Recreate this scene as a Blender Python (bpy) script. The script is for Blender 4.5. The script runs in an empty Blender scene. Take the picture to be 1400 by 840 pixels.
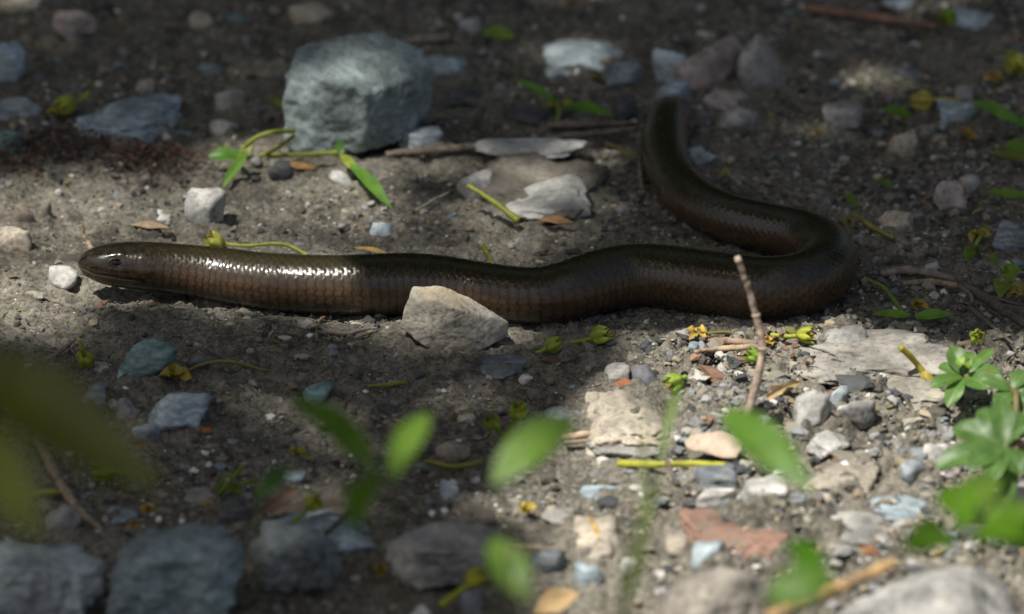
import bpy, bmesh, math, random
import numpy as np
from mathutils import Vector, Matrix

# ------------------------------------------------------------------ camera, sky, sun, exposure
sc = bpy.context.scene
col = sc.collection
ELEV = math.radians(22.0)          # camera looks down by this much
DIST = 1.40                        # metres from the camera to the middle of the picture
FOC = 180.0
FPX = 1400 * FOC / 36.0
CAM = np.array([0.0, -DIST * math.cos(ELEV), DIST * math.sin(ELEV)])
FWD = np.array([0.0, math.cos(ELEV), -math.sin(ELEV)])
UPV = np.array([0.0, math.sin(ELEV), math.cos(ELEV)])
cd = bpy.data.cameras.new("camera"); cam = bpy.data.objects.new("camera", cd); col.objects.link(cam)
cam.location = CAM; cam.rotation_euler = (math.pi / 2 - ELEV, 0, 0)
cd.lens = FOC; cd.sensor_width = 36; cd.clip_start = 0.02; cd.clip_end = 300
cd.dof.use_dof = True; cd.dof.focus_distance = 1.385; cd.dof.aperture_fstop = 13.5
sc.camera = cam

SUN = np.array([-0.32, -0.30, 0.90]); SUN /= np.linalg.norm(SUN)   # towards the sun
w = bpy.data.worlds.new("World"); sc.world = w; w.use_nodes = True
nt = w.node_tree
sky = nt.nodes.new("ShaderNodeTexSky"); sky.sky_type = 'NISHITA'; sky.sun_disc = False
sky.dust_density = 6.0; sky.ozone_density = 0.4; sky.sun_elevation = math.asin(SUN[2]); sky.sun_rotation = math.atan2(SUN[0], SUN[1])
bg = nt.nodes["Background"]; bg.inputs[1].default_value = 0.062
nt.links.new(sky.outputs[0], bg.inputs[0])
sl = bpy.data.lights.new("sun", 'SUN'); sl.energy = 5.0; sl.angle = math.radians(0.53); sl.color = (1, 0.965, 0.895)
so = bpy.data.objects.new("sun", sl); col.objects.link(so)
so.rotation_euler = Vector(SUN).to_track_quat('Z', 'Y').to_euler(); so.location = SUN * 10
sc.view_settings.view_transform = 'Standard'; sc.view_settings.look = 'None'
sc.view_settings.exposure = 0.42; sc.view_settings.gamma = 1.0; sc.view_settings.use_curve_mapping = False
sc.render.engine = 'CYCLES'
sc.cycles.use_denoising = True
sc.cycles.max_bounces = 8; sc.cycles.diffuse_bounces = 4; sc.cycles.glossy_bounces = 3; sc.cycles.transmission_bounces = 4

random.seed(7); rng = np.random.default_rng(7)
A = np.array

# ------------------------------------------------------------------ from the picture to the place
def ray(px, py):
    d = FWD + A([1, 0, 0]) * (px - 700) / FPX + UPV * (420 - py) / FPX
    return d
def at_z(px, py, z=0.0):
    d = ray(px, py); return CAM + d * ((z - CAM[2]) / d[2])
def at_d(px, py, dist):
    return CAM + ray(px, py) * dist          # dist = depth along the view axis
def proj(P):
    P = np.atleast_2d(P) - CAM
    z = P @ FWD
    return 700 + FPX * P[:, 0] / z, 420 - FPX * (P @ UPV) / z, z
def ppm(P):                                   # pixels per metre at a point
    return FPX / ((P - CAM) @ FWD)
def inside(poly, x, y):
    x = np.asarray(x); y = np.asarray(y); c = np.zeros(x.shape, bool)
    n = len(poly)
    for i in range(n):
        x0, y0 = poly[i]; x1, y1 = poly[(i + 1) % n]
        if y0 == y1: continue
        cond = ((y0 > y) != (y1 > y)) & (x < (x1 - x0) * (y - y0) / (y1 - y0) + x0)
        c ^= cond
    return c

# ------------------------------------------------------------------ noise
def _h(ix, iy, iz, seed):
    n = (ix.astype(np.int64) * 374761393 + iy.astype(np.int64) * 668265263 + iz.astype(np.int64) * 1440662683 + seed * 974711) & 0xFFFFFFFF
    n = ((n ^ (n >> 13)) * 1274126177) & 0xFFFFFFFF
    return ((n ^ (n >> 16)) & 0xFFFFFF) / float(0xFFFFFF)
def vn3(p, seed=0):
    i = np.floor(p).astype(np.int64); f = p - i; f = f * f * f * (f * (f * 6 - 15) + 10)
    r = 0
    for a in (0, 1):
        for b in (0, 1):
            for c in (0, 1):
                wgt = (f[:, 0] if a else 1 - f[:, 0]) * (f[:, 1] if b else 1 - f[:, 1]) * (f[:, 2] if c else 1 - f[:, 2])
                r = r + wgt * _h(i[:, 0] + a, i[:, 1] + b, i[:, 2] + c, seed)
    return r * 2 - 1
def vn2(x, y, seed=0):
    ix = np.floor(x).astype(np.int64); iy = np.floor(y).astype(np.int64); fx = x - ix; fy = y - iy
    fx = fx ** 3 * (fx * (fx * 6 - 15) + 10); fy = fy ** 3 * (fy * (fy * 6 - 15) + 10)
    z = np.zeros_like(ix)
    a = _h(ix, iy, z, seed); b = _h(ix + 1, iy, z, seed); c = _h(ix, iy + 1, z, seed); d = _h(ix + 1, iy + 1, z, seed)
    return ((a * (1 - fx) + b * fx) * (1 - fy) + (c * (1 - fx) + d * fx) * fy) * 2 - 1
def fbm3(p, freq, octv=4, seed=0, gain=.5):
    r = 0; a = 1.0
    for o in range(octv):
        r = r + a * vn3(p * freq + 17.3 * o, seed + o); a *= gain; freq *= 2.03
    return r
def fbm2(x, y, freq, octv=4, seed=0, gain=.5):
    r = 0; a = 1.0
    for o in range(octv):
        c, s = math.cos(o * 1.1), math.sin(o * 1.1)
        r = r + a * vn2((x * c - y * s) * freq + 13.7 * o, (x * s + y * c) * freq + 7.1 * o, seed + o); a *= gain; freq *= 2.03
    return r

# ------------------------------------------------------------------ mesh helpers
def mesh(name, V, F, smooth=True):
    """V (n,3); F (m,k) array or list of such arrays"""
    me = bpy.data.meshes.new(name); V = np.ascontiguousarray(V, np.float32)
    Fs = F if isinstance(F, list) else [F]
    Fs = [np.asarray(f, np.int32) for f in Fs if len(f)]
    me.vertices.add(len(V)); me.vertices.foreach_set("co", V.ravel())
    loops = np.concatenate([f.ravel() for f in Fs]); tot = np.concatenate([np.full(len(f), f.shape[1], np.int32) for f in Fs])
    st = np.concatenate([[0], np.cumsum(tot)[:-1]]).astype(np.int32)
    me.loops.add(len(loops)); me.loops.foreach_set("vertex_index", loops)
    me.polygons.add(len(tot)); me.polygons.foreach_set("loop_start", st); me.polygons.foreach_set("loop_total", tot)
    me.polygons.foreach_set("use_smooth", np.full(len(tot), smooth, bool))
    me.update(calc_edges=True); me.validate()
    return me
def attr(me, name, vals, typ='FLOAT'):
    a = me.attributes.new(name, typ, 'POINT')
    if typ == 'FLOAT': a.data.foreach_set("value", np.ascontiguousarray(vals, np.float32))
    else: a.data.foreach_set("color", np.ascontiguousarray(vals, np.float32).ravel())
def obj(name, me, mat, parent=None, loc=None, color=None):
    o = bpy.data.objects.new(name, me); col.objects.link(o)
    if mat and not me.materials: me.materials.append(mat)
    if parent: o.parent = parent
    if loc is not None: o.location = loc
    if color is not None: o.color = (*color, 1)
    return o
def tag(o, label=None, cat=None, group=None, kind=None):
    if label: o["label"] = label
    if cat: o["category"] = cat
    if group: o["group"] = group
    if kind: o["kind"] = kind
    return o
def thing(name, label, cat, loc, group=None):
    o = bpy.data.objects.new(name, None); col.objects.link(o); o.location = loc; o.empty_display_size = .01
    return tag(o, label, cat, group)
def spline(P, n):
    """Catmull-Rom through rows of P, n samples"""
    P = np.asarray(P, float); m = len(P)
    Q = np.vstack([2 * P[0] - P[1], P, 2 * P[-1] - P[-2]])
    d = np.concatenate([[0], np.cumsum(np.maximum(np.linalg.norm(np.diff(P[:, :3], axis=0), axis=1), 1e-6))]); d /= d[-1]
    t = np.linspace(0, 1, n); k = np.clip(np.searchsorted(d, t, side='right') - 1, 0, m - 2)
    f = ((t - d[k]) / (d[k + 1] - d[k]))[:, None]
    p0, p1, p2, p3 = Q[k], Q[k + 1], Q[k + 2], Q[k + 3]
    return .5 * (2 * p1 + (p2 - p0) * f + (2 * p0 - 5 * p1 + 4 * p2 - p3) * f ** 2 + (3 * p1 - p0 - 3 * p2 + p3) * f ** 3)
def frames(C, up=A([0, 0, 1.0])):
    T = np.gradient(C, axis=0); T /= np.linalg.norm(T, axis=1)[:, None] + 1e-12
    B = np.cross(T, up); l = np.linalg.norm(B, axis=1)[:, None]
    bad = l[:, 0] < 1e-3
    B = np.where(l < 1e-3, A([1.0, 0, 0]), B / (l + 1e-12)); N = np.cross(B, T)
    return T, B, N
def grid_faces(n, m, wrap=True):
    i = np.arange(n - 1)[:, None]; j = np.arange(m if wrap else m - 1)[None, :]; j2 = (j + 1) % m
    return np.stack([i * m + j, i * m + j2, (i + 1) * m + j2, (i + 1) * m + j], -1).reshape(-1, 4)
def tube(P, R, n=24, seg=7, rough=0., seed=0):
    """a closed tube through points P with radii R (per point)"""
    PR = spline(np.column_stack([P, np.broadcast_to(R, len(P))]), n); C, r = PR[:, :3], np.maximum(PR[:, 3], 1e-5)
    up = A([0, 0, 1.0]); d = C[-1] - C[0]
    if abs(d[2]) > .8 * np.linalg.norm(d): up = A([0.31, 1.0, 0])
    T, B, N = frames(C, up)
    th = np.linspace(0, 2 * np.pi, seg, endpoint=False)
    V = C[:, None] + r[:, None, None] * (np.cos(th)[None, :, None] * B[:, None] + np.sin(th)[None, :, None] * N[:, None])
    V = V.reshape(-1, 3)
    if rough:
        rr = fbm3(V, .7 / np.mean(r), 3, seed) * rough * np.mean(r)
        V = V + (V - np.repeat(C, seg, 0)) / np.repeat(r, seg)[:, None] * rr[:, None]
    F = grid_faces(n, seg)
    k = len(V); V = np.vstack([V, C[:1], C[-1:]])
    j = np.arange(seg); j2 = (j + 1) % seg
    cap = np.vstack([np.column_stack([np.full(seg, k), j2, j]), np.column_stack([np.full(seg, k + 1), (n - 1) * seg + j, (n - 1) * seg + j2])])
    return V, [F, cap]
def leaf(base, tip, up, width, curl=.1, fold=.15, nl=14, nw=6, peak=.45, wav=0., seed=0, tipw=0.0):
    """a leaf blade from base to tip: curl bends it towards -up, fold makes a keel"""
    base = A(base, float); tip = A(tip, float); L = np.linalg.norm(tip - base); d = (tip - base) / L
    s = np.cross(A(up, float), d); s /= np.linalg.norm(s); n = np.cross(d, s)
    t = np.linspace(0, 1, nl)[:, None]; q = np.linspace(-1, 1, nw + 1)[None, :]
    k = math.log(.5) / math.log(peak)
    prof = np.sin(np.pi * t ** k) ** .8 * (1 - tipw) + tipw * np.sqrt(np.clip(t * 3, 0, 1))
    prof = np.maximum(prof, .02)
    X = base + d * (t[..., None] * L) + s * (q * prof * width / 2)[..., None]
    z = curl * L * 4 * (t * (1 - t)) + fold * np.abs(q) * prof * width / 2
    z = z + wav * width * np.sin(t * 9 + q * 2 + seed) * prof * np.abs(q)
    X = X + n * z[..., None]
    return X.reshape(-1, 3), grid_faces(nl, nw + 1, False)
def leaf_mesh(name, V, F, nl, nw):
    me = mesh(name, V, F); t = np.linspace(0, 1, nl)[:, None]; q = np.linspace(-1, 1, nw + 1)[None, :]
    side = np.exp(-((((t - .22 * np.abs(q)) * 7) % 1 - .5) / .13) ** 2) * .55 * (np.abs(q) < .9)
    attr(me, "rib", np.clip(np.exp(-(q / .09) ** 2) + side, 0, 1).ravel()); return me
def join(parts):
    V = []; F = {}; o = 0
    for v, f in parts:
        for g in (f if isinstance(f, list) else [f]):
            F.setdefault(g.shape[1], []).append(g + o)
        V.append(v); o += len(v)
    return np.vstack(V), [np.vstack(x) for x in F.values()]
_ico = {}
def ico(sub):
    if sub not in _ico:
        bm = bmesh.new(); bmesh.ops.create_icosphere(bm, subdivisions=sub, radius=1)
        _ico[sub] = (A([v.co[:] for v in bm.verts]), A([[v.index for v in f.verts] for f in bm.faces])); bm.free()
    return _ico[sub]
def stone_shape(seed, dims, sub=3, planes=None, npl=12, p=14, rough=.03, freq=3.):
    V, F = ico(sub); r_ = np.random.default_rng(seed)
    if planes is None:
        n = r_.normal(size=(npl, 3)); n /= np.linalg.norm(n, axis=1)[:, None]
        d = r_.uniform(.62, 1.0, npl)
        n = np.vstack([n, np.eye(3), -np.eye(3)]); d = np.concatenate([d, np.full(6, 1.0)])
    else:
        n = A([q[:3] for q in planes], float); n /= np.linalg.norm(n, axis=1)[:, None]; d = A([q[3] for q in planes])
    c = np.maximum(V @ n.T, 0) / d
    r = (c ** p).sum(1) ** (-1 / p)
    X = V * r[:, None]
    lo, hi = X.min(0), X.max(0); X = (X - (lo + hi) / 2) / ((hi - lo) / 2)
    nz = fbm3(X, 1.35, 2, seed + 2) * rough * 1.5 + fbm3(X, freq, 3, seed) * rough * .8 - np.abs(fbm3(X, freq * 1.7, 3, seed + 9)) * rough * .7
    X = X * (1 + nz[:, None])
    if sub >= 4: X = X * (1 + (fbm3(X, freq * 5, 3, seed + 4) - 1.2 * np.abs(fbm3(X, freq * 3.2, 2, seed + 14)))[:, None] * rough * .30)
    lo, hi = X.min(0), X.max(0); X = (X - (lo + hi) / 2) / ((hi - lo) / 2)
    X = X * A(dims) / 2
    return X, F

# ------------------------------------------------------------------ materials
def newmat(name):
    m = bpy.data.materials.new(name); m.use_nodes = True
    return m, m.node_tree, m.node_tree.nodes["Principled BSDF"]
class NB:
    def __init__(s, nt): s.nt = nt
    def n(s, t, **kw):
        x = s.nt.nodes.new(t)
        for k, v in kw.items():
            if k.startswith("i_"): x.inputs[k[2:].replace("_", " ")].default_value = v
            else: setattr(x, k, v)
        return x
    def l(s, a, b): s.nt.links.new(a, b)
    def noise(s, vec, scale, detail=4, rough=.55):
        x = s.n("ShaderNodeTexNoise"); x.inputs["Scale"].default_value = scale; x.inputs["Detail"].default_value = detail; x.inputs["Roughness"].default_value = rough
        s.l(vec, x.inputs["Vector"]); return x.outputs["Fac"]
    def ramp(s, fac, stops):
        x = s.n("ShaderNodeValToRGB"); e = x.color_ramp.elements
        while len(e) < len(stops): e.new(.5)
        for q, (p, c) in zip(e, stops): q.position = p; q.color = c if len(c) == 4 else (*c, 1)
        s.l(fac, x.inputs[0]); return x.outputs[0]
    def mix(s, fac, a, b, mode='MIX'):
        x = s.n("ShaderNodeMix"); x.data_type = 'RGBA'; x.blend_type = mode
        for i, v in ((0, fac), (6, a), (7, b)):
            if hasattr(v, "node"): s.l(v, x.inputs[i])
            else: x.inputs[i].default_value = v if i == 0 else (*v, 1)[:4]
        return x.outputs[2]
    def math(s, op, a, b=0.):
        x = s.n("ShaderNodeMath"); x.operation = op
        for i, v in ((0, a), (1, b)):
            if hasattr(v, "node"): s.l(v, x.inputs[i])
            else: x.inputs[i].default_value = v
        return x.outputs[0]
    def bump(s, h, dist, strength, bsdf, prev=None):
        x = s.n("ShaderNodeBump"); x.inputs["Strength"].default_value = strength; x.inputs["Distance"].default_value = dist
        s.l(h, x.inputs["Height"])
        if prev: s.l(prev, x.inputs["Normal"])
        s.l(x.outputs[0], bsdf.inputs["Normal"]); return x.outputs[0]

def soil_mat():
    m, nt, b = newmat("soil"); N = NB(nt); co = N.n("ShaderNodeTexCoord").outputs["Object"]
    big = N.noise(co, 22, 5); mid = N.noise(co, 160, 5, .65); fine = N.noise(co, 900, 3, .7)
    t = N.math('ADD', N.math('MULTIPLY', big, .5), N.math('MULTIPLY', mid, .5))
    c = N.ramp(t, [(.37, (.050, .045, .035)), (.49, (.148, .136, .105)), (.62, (.250, .234, .186))])
    c = N.mix(N.ramp(fine, [(.36, (1, 1, 1)), (.52, (0, 0, 0))]), c, (.05, .045, .038))
    v = N.n("ShaderNodeTexVoronoi"); v.inputs["Scale"].default_value = 800; N.l(co, v.inputs["Vector"])
    g = N.ramp(v.outputs["Color"], [(.0, (.34, .30, .24)), (.3, (.05, .05, .055)), (.45, (.2, .17, .13)), (.7, (.26, .24, .21)), (1, (.42, .37, .28))])
    msk = N.ramp(N.noise(co, 330, 3), [(.46, (0, 0, 0)), (.58, (1, 1, 1))])
    c = N.mix(N.math('MULTIPLY', msk, .55), c, g)
    N.l(c, b.inputs["Base Color"]); b.inputs["Roughness"].default_value = .93; b.inputs["Specular IOR Level"].default_value = .3
    p = N.bump(mid, .0016, .7, b); p = N.bump(fine, .0007, .8, b, p); N.bump(N.math('MULTIPLY', v.outputs["Distance"], -1.), .0003, .35, b, p)
    return m
def stone_mat(name, speck=.5, stripe=0., rough=.85, dirt=.35, sc_=1., lich=0.):
    """base colour comes from the object's own colour"""
    m, nt, b = newmat(name); N = NB(nt); co = N.n("ShaderNodeTexCoord").outputs["Object"]
    oi = N.n("ShaderNodeObjectInfo")
    off = N.n("ShaderNodeVectorMath"); off.operation = 'MULTIPLY_ADD'
    N.l(oi.outputs["Random"], off.inputs[0]); off.inputs[1].default_value = (3.1, 1.7, 2.3); N.l(co, off.inputs[2]); co = off.outputs[0]
    base = oi.outputs["Color"]
    n1 = N.noise(co, 130 * sc_, 5, .6); n2 = N.noise(co, 700 * sc_, 4, .7)
    k = N.ramp(n1, [(.3, (.55, .55, .56)), (.5, (1, 1, 1)), (.7, (1.35, 1.33, 1.28))])
    c = N.mix(1.0, base, k, 'MULTIPLY')
    n0 = N.noise(co, 48 * sc_, 4, .6)
    c = N.mix(1.0, c, N.ramp(n0, [(.34, (.55, .56, .56)), (.48, (.95, .95, .95)), (.60, (1.18, 1.18, 1.18)), (.72, (1.5, 1.52, 1.53))]), 'MULTIPLY')
    sp = N.ramp(n2, [(.34, (.3, .3, .3)), (.47, (1, 1, 1)), (.6, (1, 1, 1)), (.74, (1.55, 1.52, 1.45))])
    c = N.mix(speck, c, N.mix(1.0, c, sp, 'MULTIPLY'))
    if stripe:
        wv = N.n("ShaderNodeTexWave"); wv.bands_direction = 'Z'; wv.inputs["Scale"].default_value = 170 * sc_; wv.inputs["Distortion"].default_value = 7; wv.inputs["Detail"].default_value = 3; wv.inputs["Detail Scale"].default_value = 1.5
        N.l(co, wv.inputs["Vector"])
        sr = N.ramp(wv.outputs["Fac"], [(.2, (.6, .62, .64)), (.6, (1.05, 1.05, 1.05)), (.9, (1.5, 1.5, 1.5))])
        c = N.mix(stripe, c, N.mix(1.0, c, sr, 'MULTIPLY'))
    if lich:
        lf = N.ramp(N.noise(co, 95 * sc_, 3), [(.52, (0, 0, 0)), (.66, (1, 1, 1))])
        c = N.mix(N.math('MULTIPLY', lf, lich), c, (.42, .30, .16))
    df = N.ramp(N.noise(co, 210 * sc_, 5, .7), [(.5, (0, 0, 0)), (.68, (1, 1, 1))])
    c = N.mix(N.math('MULTIPLY', df, dirt), c, (.17, .145, .11))
    N.l(c, b.inputs["Base Color"]); b.inputs["Roughness"].default_value = rough; b.inputs["Specular IOR Level"].default_value = .4
    p = N.bump(n1, .0012, .5, b); N.bump(n2, .0004, .8, b, p)
    return m
def attr_mat(name, rough=.85, trans=0.):
    m, nt, b = newmat(name); N = NB(nt); a = N.n("ShaderNodeAttribute"); a.attribute_name = "tint"
    N.l(a.outputs["Color"], b.inputs["Base Color"]); b.inputs["Roughness"].default_value = rough; b.inputs["Specular IOR Level"].default_value = .35
    return m
def leaf_mat(name, rough=.42, trans=.35, wear=.25):
    m, nt, b = newmat(name); N = NB(nt); co = N.n("ShaderNodeTexCoord").outputs["Object"]; oi = N.n("ShaderNodeObjectInfo")
    n1 = N.noise(co, 260, 4, .6)
    c = N.mix(1.0, oi.outputs["Color"], N.ramp(n1, [(.3, (.7, .72, .6)), (.55, (1, 1, 1)), (.75, (1.25, 1.18, 1.1))]), 'MULTIPLY')
    rb = N.n("ShaderNodeAttribute"); rb.attribute_name = "rib"
    c = N.mix(N.math('MULTIPLY', rb.outputs["Fac"], .55), c, N.mix(1.0, c, (1.9, 1.65, 2.0), 'MULTIPLY'))
    c = N.mix(N.math('MULTIPLY', N.ramp(N.noise(co, 420, 3), [(.58, (0, 0, 0)), (.7, (1, 1, 1))]), wear), c, (.25, .17, .05))
    N.l(c, b.inputs["Base Color"]); b.inputs["Roughness"].default_value = rough; b.inputs["Specular IOR Level"].default_value = .45
    N.bump(n1, .0004, .4, b)
    if trans:
        t = N.n("ShaderNodeBsdfTranslucent"); mx = N.n("ShaderNodeMixShader"); mx.inputs[0].default_value = trans
        N.l(N.mix(1.0, c, (1.3, 1.35, .7), 'MULTIPLY'), t.inputs[0])
        out = nt.nodes["Material Output"]; N.l(b.outputs[0], mx.inputs[1]); N.l(t.outputs[0], mx.inputs[2]); N.l(mx.outputs[0], out.inputs[0])
    return m
def twig_mat():
    m, nt, b = newmat("twig_bark"); N = NB(nt); co = N.n("ShaderNodeTexCoord").outputs["Object"]; oi = N.n("ShaderNodeObjectInfo")
    n1 = N.noise(co, 420, 5, .7); n2 = N.noise(co, 90, 3)
    c = N.mix(1.0, oi.outputs["Color"], N.ramp(n1, [(.34, (.34, .33, .32)), (.5, (.95, .95, .95)), (.66, (1.35, 1.33, 1.28))]), 'MULTIPLY')
    c = N.mix(N.ramp(n2, [(.45, (0, 0, 0)), (.62, (.6, .6, .6))]), c, (.13, .11, .09))
    N.l(c, b.inputs["Base Color"]); b.inputs["Roughness"].default_value = .8; N.bump(n1, .0006, .6, b)
    return m
M_SOIL = soil_mat()
M_GRAN = stone_mat("granite_stone", .75, 0., .9, .6)
M_BLOCK = stone_mat("block_stone", .8, .10, .85, .3, .8)
M_SLATE = stone_mat("slate_stone", .45, .45, .7, .45)
M_QUARTZ = stone_mat("quartz_stone", .45, 0., .6, .5)
M_LICH = stone_mat("ochre_spotted_stone", .8, 0., .85, .15, .8, .55)
M_CRUMBLY = stone_mat("crumbly_stone", .9, 0., .95, .95, .6)
M_CLOD = stone_mat("soil_clod", .8, 0., .95, .6)
M_GRIT = attr_mat("grit_grains", .8)
M_CRUMB = attr_mat("plant_crumbs", .85)
M_LEAF = leaf_mat("green_leaf"); M_BUD = leaf_mat("flower_bud", .55, .25, .5); M_DRY = leaf_mat("dry_leaf", .8, .15, .5)
M_TWIG = twig_mat()
COL = dict(slate=(.195, .222, .24), teal=(.13, .20, .20), grey=(.26, .255, .24), pale=(.36, .352, .33), white=(.53, .52, .49), tan=(.34, .295, .235),
           brown=(.19, .16, .128), dark=(.085, .09, .095), pink=(.30, .258, .24), orange=(.25, .15, .112), blue=(.25, .305, .335), ice=(.36, .42, .445), buff=(.38, .335, .27))

# ------------------------------------------------------------------ the animal's axis (needed by the ground)
# picture x, y of the body axis, radius in pixels, lift above the ground in pixels
AX = [(108.5, 362, 7.5, 47), (113, 361.5, 13.5, 42), (120, 361, 18.5, 37), (132, 361, 24, 32), (150, 361.5, 28.5, 27), (172, 362, 31.5, 23), (200, 364, 33.5, 19.5), (250, 369.5, 36, 11), (300, 376.5, 38.5, 2.5),
      (350, 384, 40, 0), (400, 388.5, 41.5, 0), (450, 390.5, 42, 0), (500, 390, 43, 0), (550, 389, 43, 0), (600, 391, 42, 0), (650, 397, 40.5, 0),
      (700, 403, 39, 0), (738, 404, 39, 0), (775, 398, 41.5, 0), (815, 386, 43.5, 0), (860, 377, 43.5, 0), (910, 378.5, 43.5, 0), (960, 386, 44.5, 0), (1010, 392.5, 45, 0),
      (1055, 395, 45, 0), (1095, 389, 44, 0), (1122, 374, 43, 0), (1132, 354, 41, 0), (1122, 336, 39, 0), (1095, 323, 37, 0), (1050, 313, 35.5, 0), (1000, 300, 34.5, 0), (955, 279, 33.5, 0),
      (925, 250, 32.5, 0), (911, 217, 31.5, 0), (909, 188, 31, 0), (913, 166, 29, 0), (919, 152, 23, 0), (924, 143, 13, 0)]
axw = []
for (x, y, r, lift) in AX:
    P = at_z(x, y, .008); s = ppm(P); P = at_z(x, y, (r * .97 + lift) / s - .0004); axw.append([*P, r / s])
axw = A(axw)
BODY = spline(axw, 1500)                       # x, y, z, radius
BODY_S = BODY[::12]

# ------------------------------------------------------------------ ground
SUNPATCH_R = [(700, 600), (790, 520), (850, 452), (1000, 452), (1180, 448), (1330, 470), (1750, 520), (1750, 1150), (740, 1150), (690, 780)]
cB = at_z(1120, 650)
def rough_mask(x, y):
    u = np.clip((x - at_z(760, 650)[0]) / .05, 0, 1); v = np.clip((at_z(1000, 440)[1] - y) / .03, 0, 1)
    return u * u * (3 - 2 * u) * v * v * (3 - 2 * v)
def body_near(x, y):
    d = np.full(x.shape, 9.)
    for q in BODY_S: d = np.minimum(d, np.hypot(x - q[0], y - q[1]))
    return np.exp(-(d / .013) ** 4)
def H0(x, y):
    x = np.asarray(x, float); y = np.asarray(y, float)
    h = .0030 * fbm2(x, y, 11, 3, 3) + .0013 * fbm2(x, y, 55, 3, 8)
    rm = rough_mask(x, y)
    h = h + rm * (.0055 * np.abs(fbm2(x, y, 34, 3, 21)) - .0008 + .0012 * fbm2(x, y, 120, 3, 26))
    return h
def H(x, y):
    x = np.atleast_1d(np.asarray(x, float)); y = np.atleast_1d(np.asarray(y, float))
    h = H0(x, y); b = body_near(x, y)
    return h * (1 - b) + b * np.minimum(h * .25, .0006)
def at_g(px, py, z=0.0):
    """point on the ground seen at a pixel, lifted by z"""
    P = at_z(px, py, z)
    for _ in range(3): P = at_z(px, py, z + float(H(P[0], P[1])[0]))
    return P
def stone_dims(box, style, k=None, hfrac=None):
    x0, y0, x1, y1 = box; cx, cy = (x0 + x1) / 2, (y0 + y1) / 2
    P = at_g(cx, y1); s = ppm(P); W = (x1 - x0) / s; Hi = (y1 - y0) / s; se, ce = math.sin(ELEV), math.cos(ELEV)
    if style == 'f':
        h = (hfrac or .3) * Hi; d = math.sqrt(max(Hi ** 2 - (h * ce) ** 2, 1e-9)) / se; d = min(d, W * 2.2)
    else:
        d = (k or .8) * W; d = min(d, .72 * Hi / se); h = math.sqrt(Hi ** 2 - (d * se) ** 2) / ce
    ht = h * {'f': 1.9, 'r': 1.55, 'a': 1.3}[style]
    C = at_g(cx, cy, h / 2); C = C + A([0, 0, (h - ht) / 2])
    return cx, cy, W, d, h, ht, C
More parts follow.
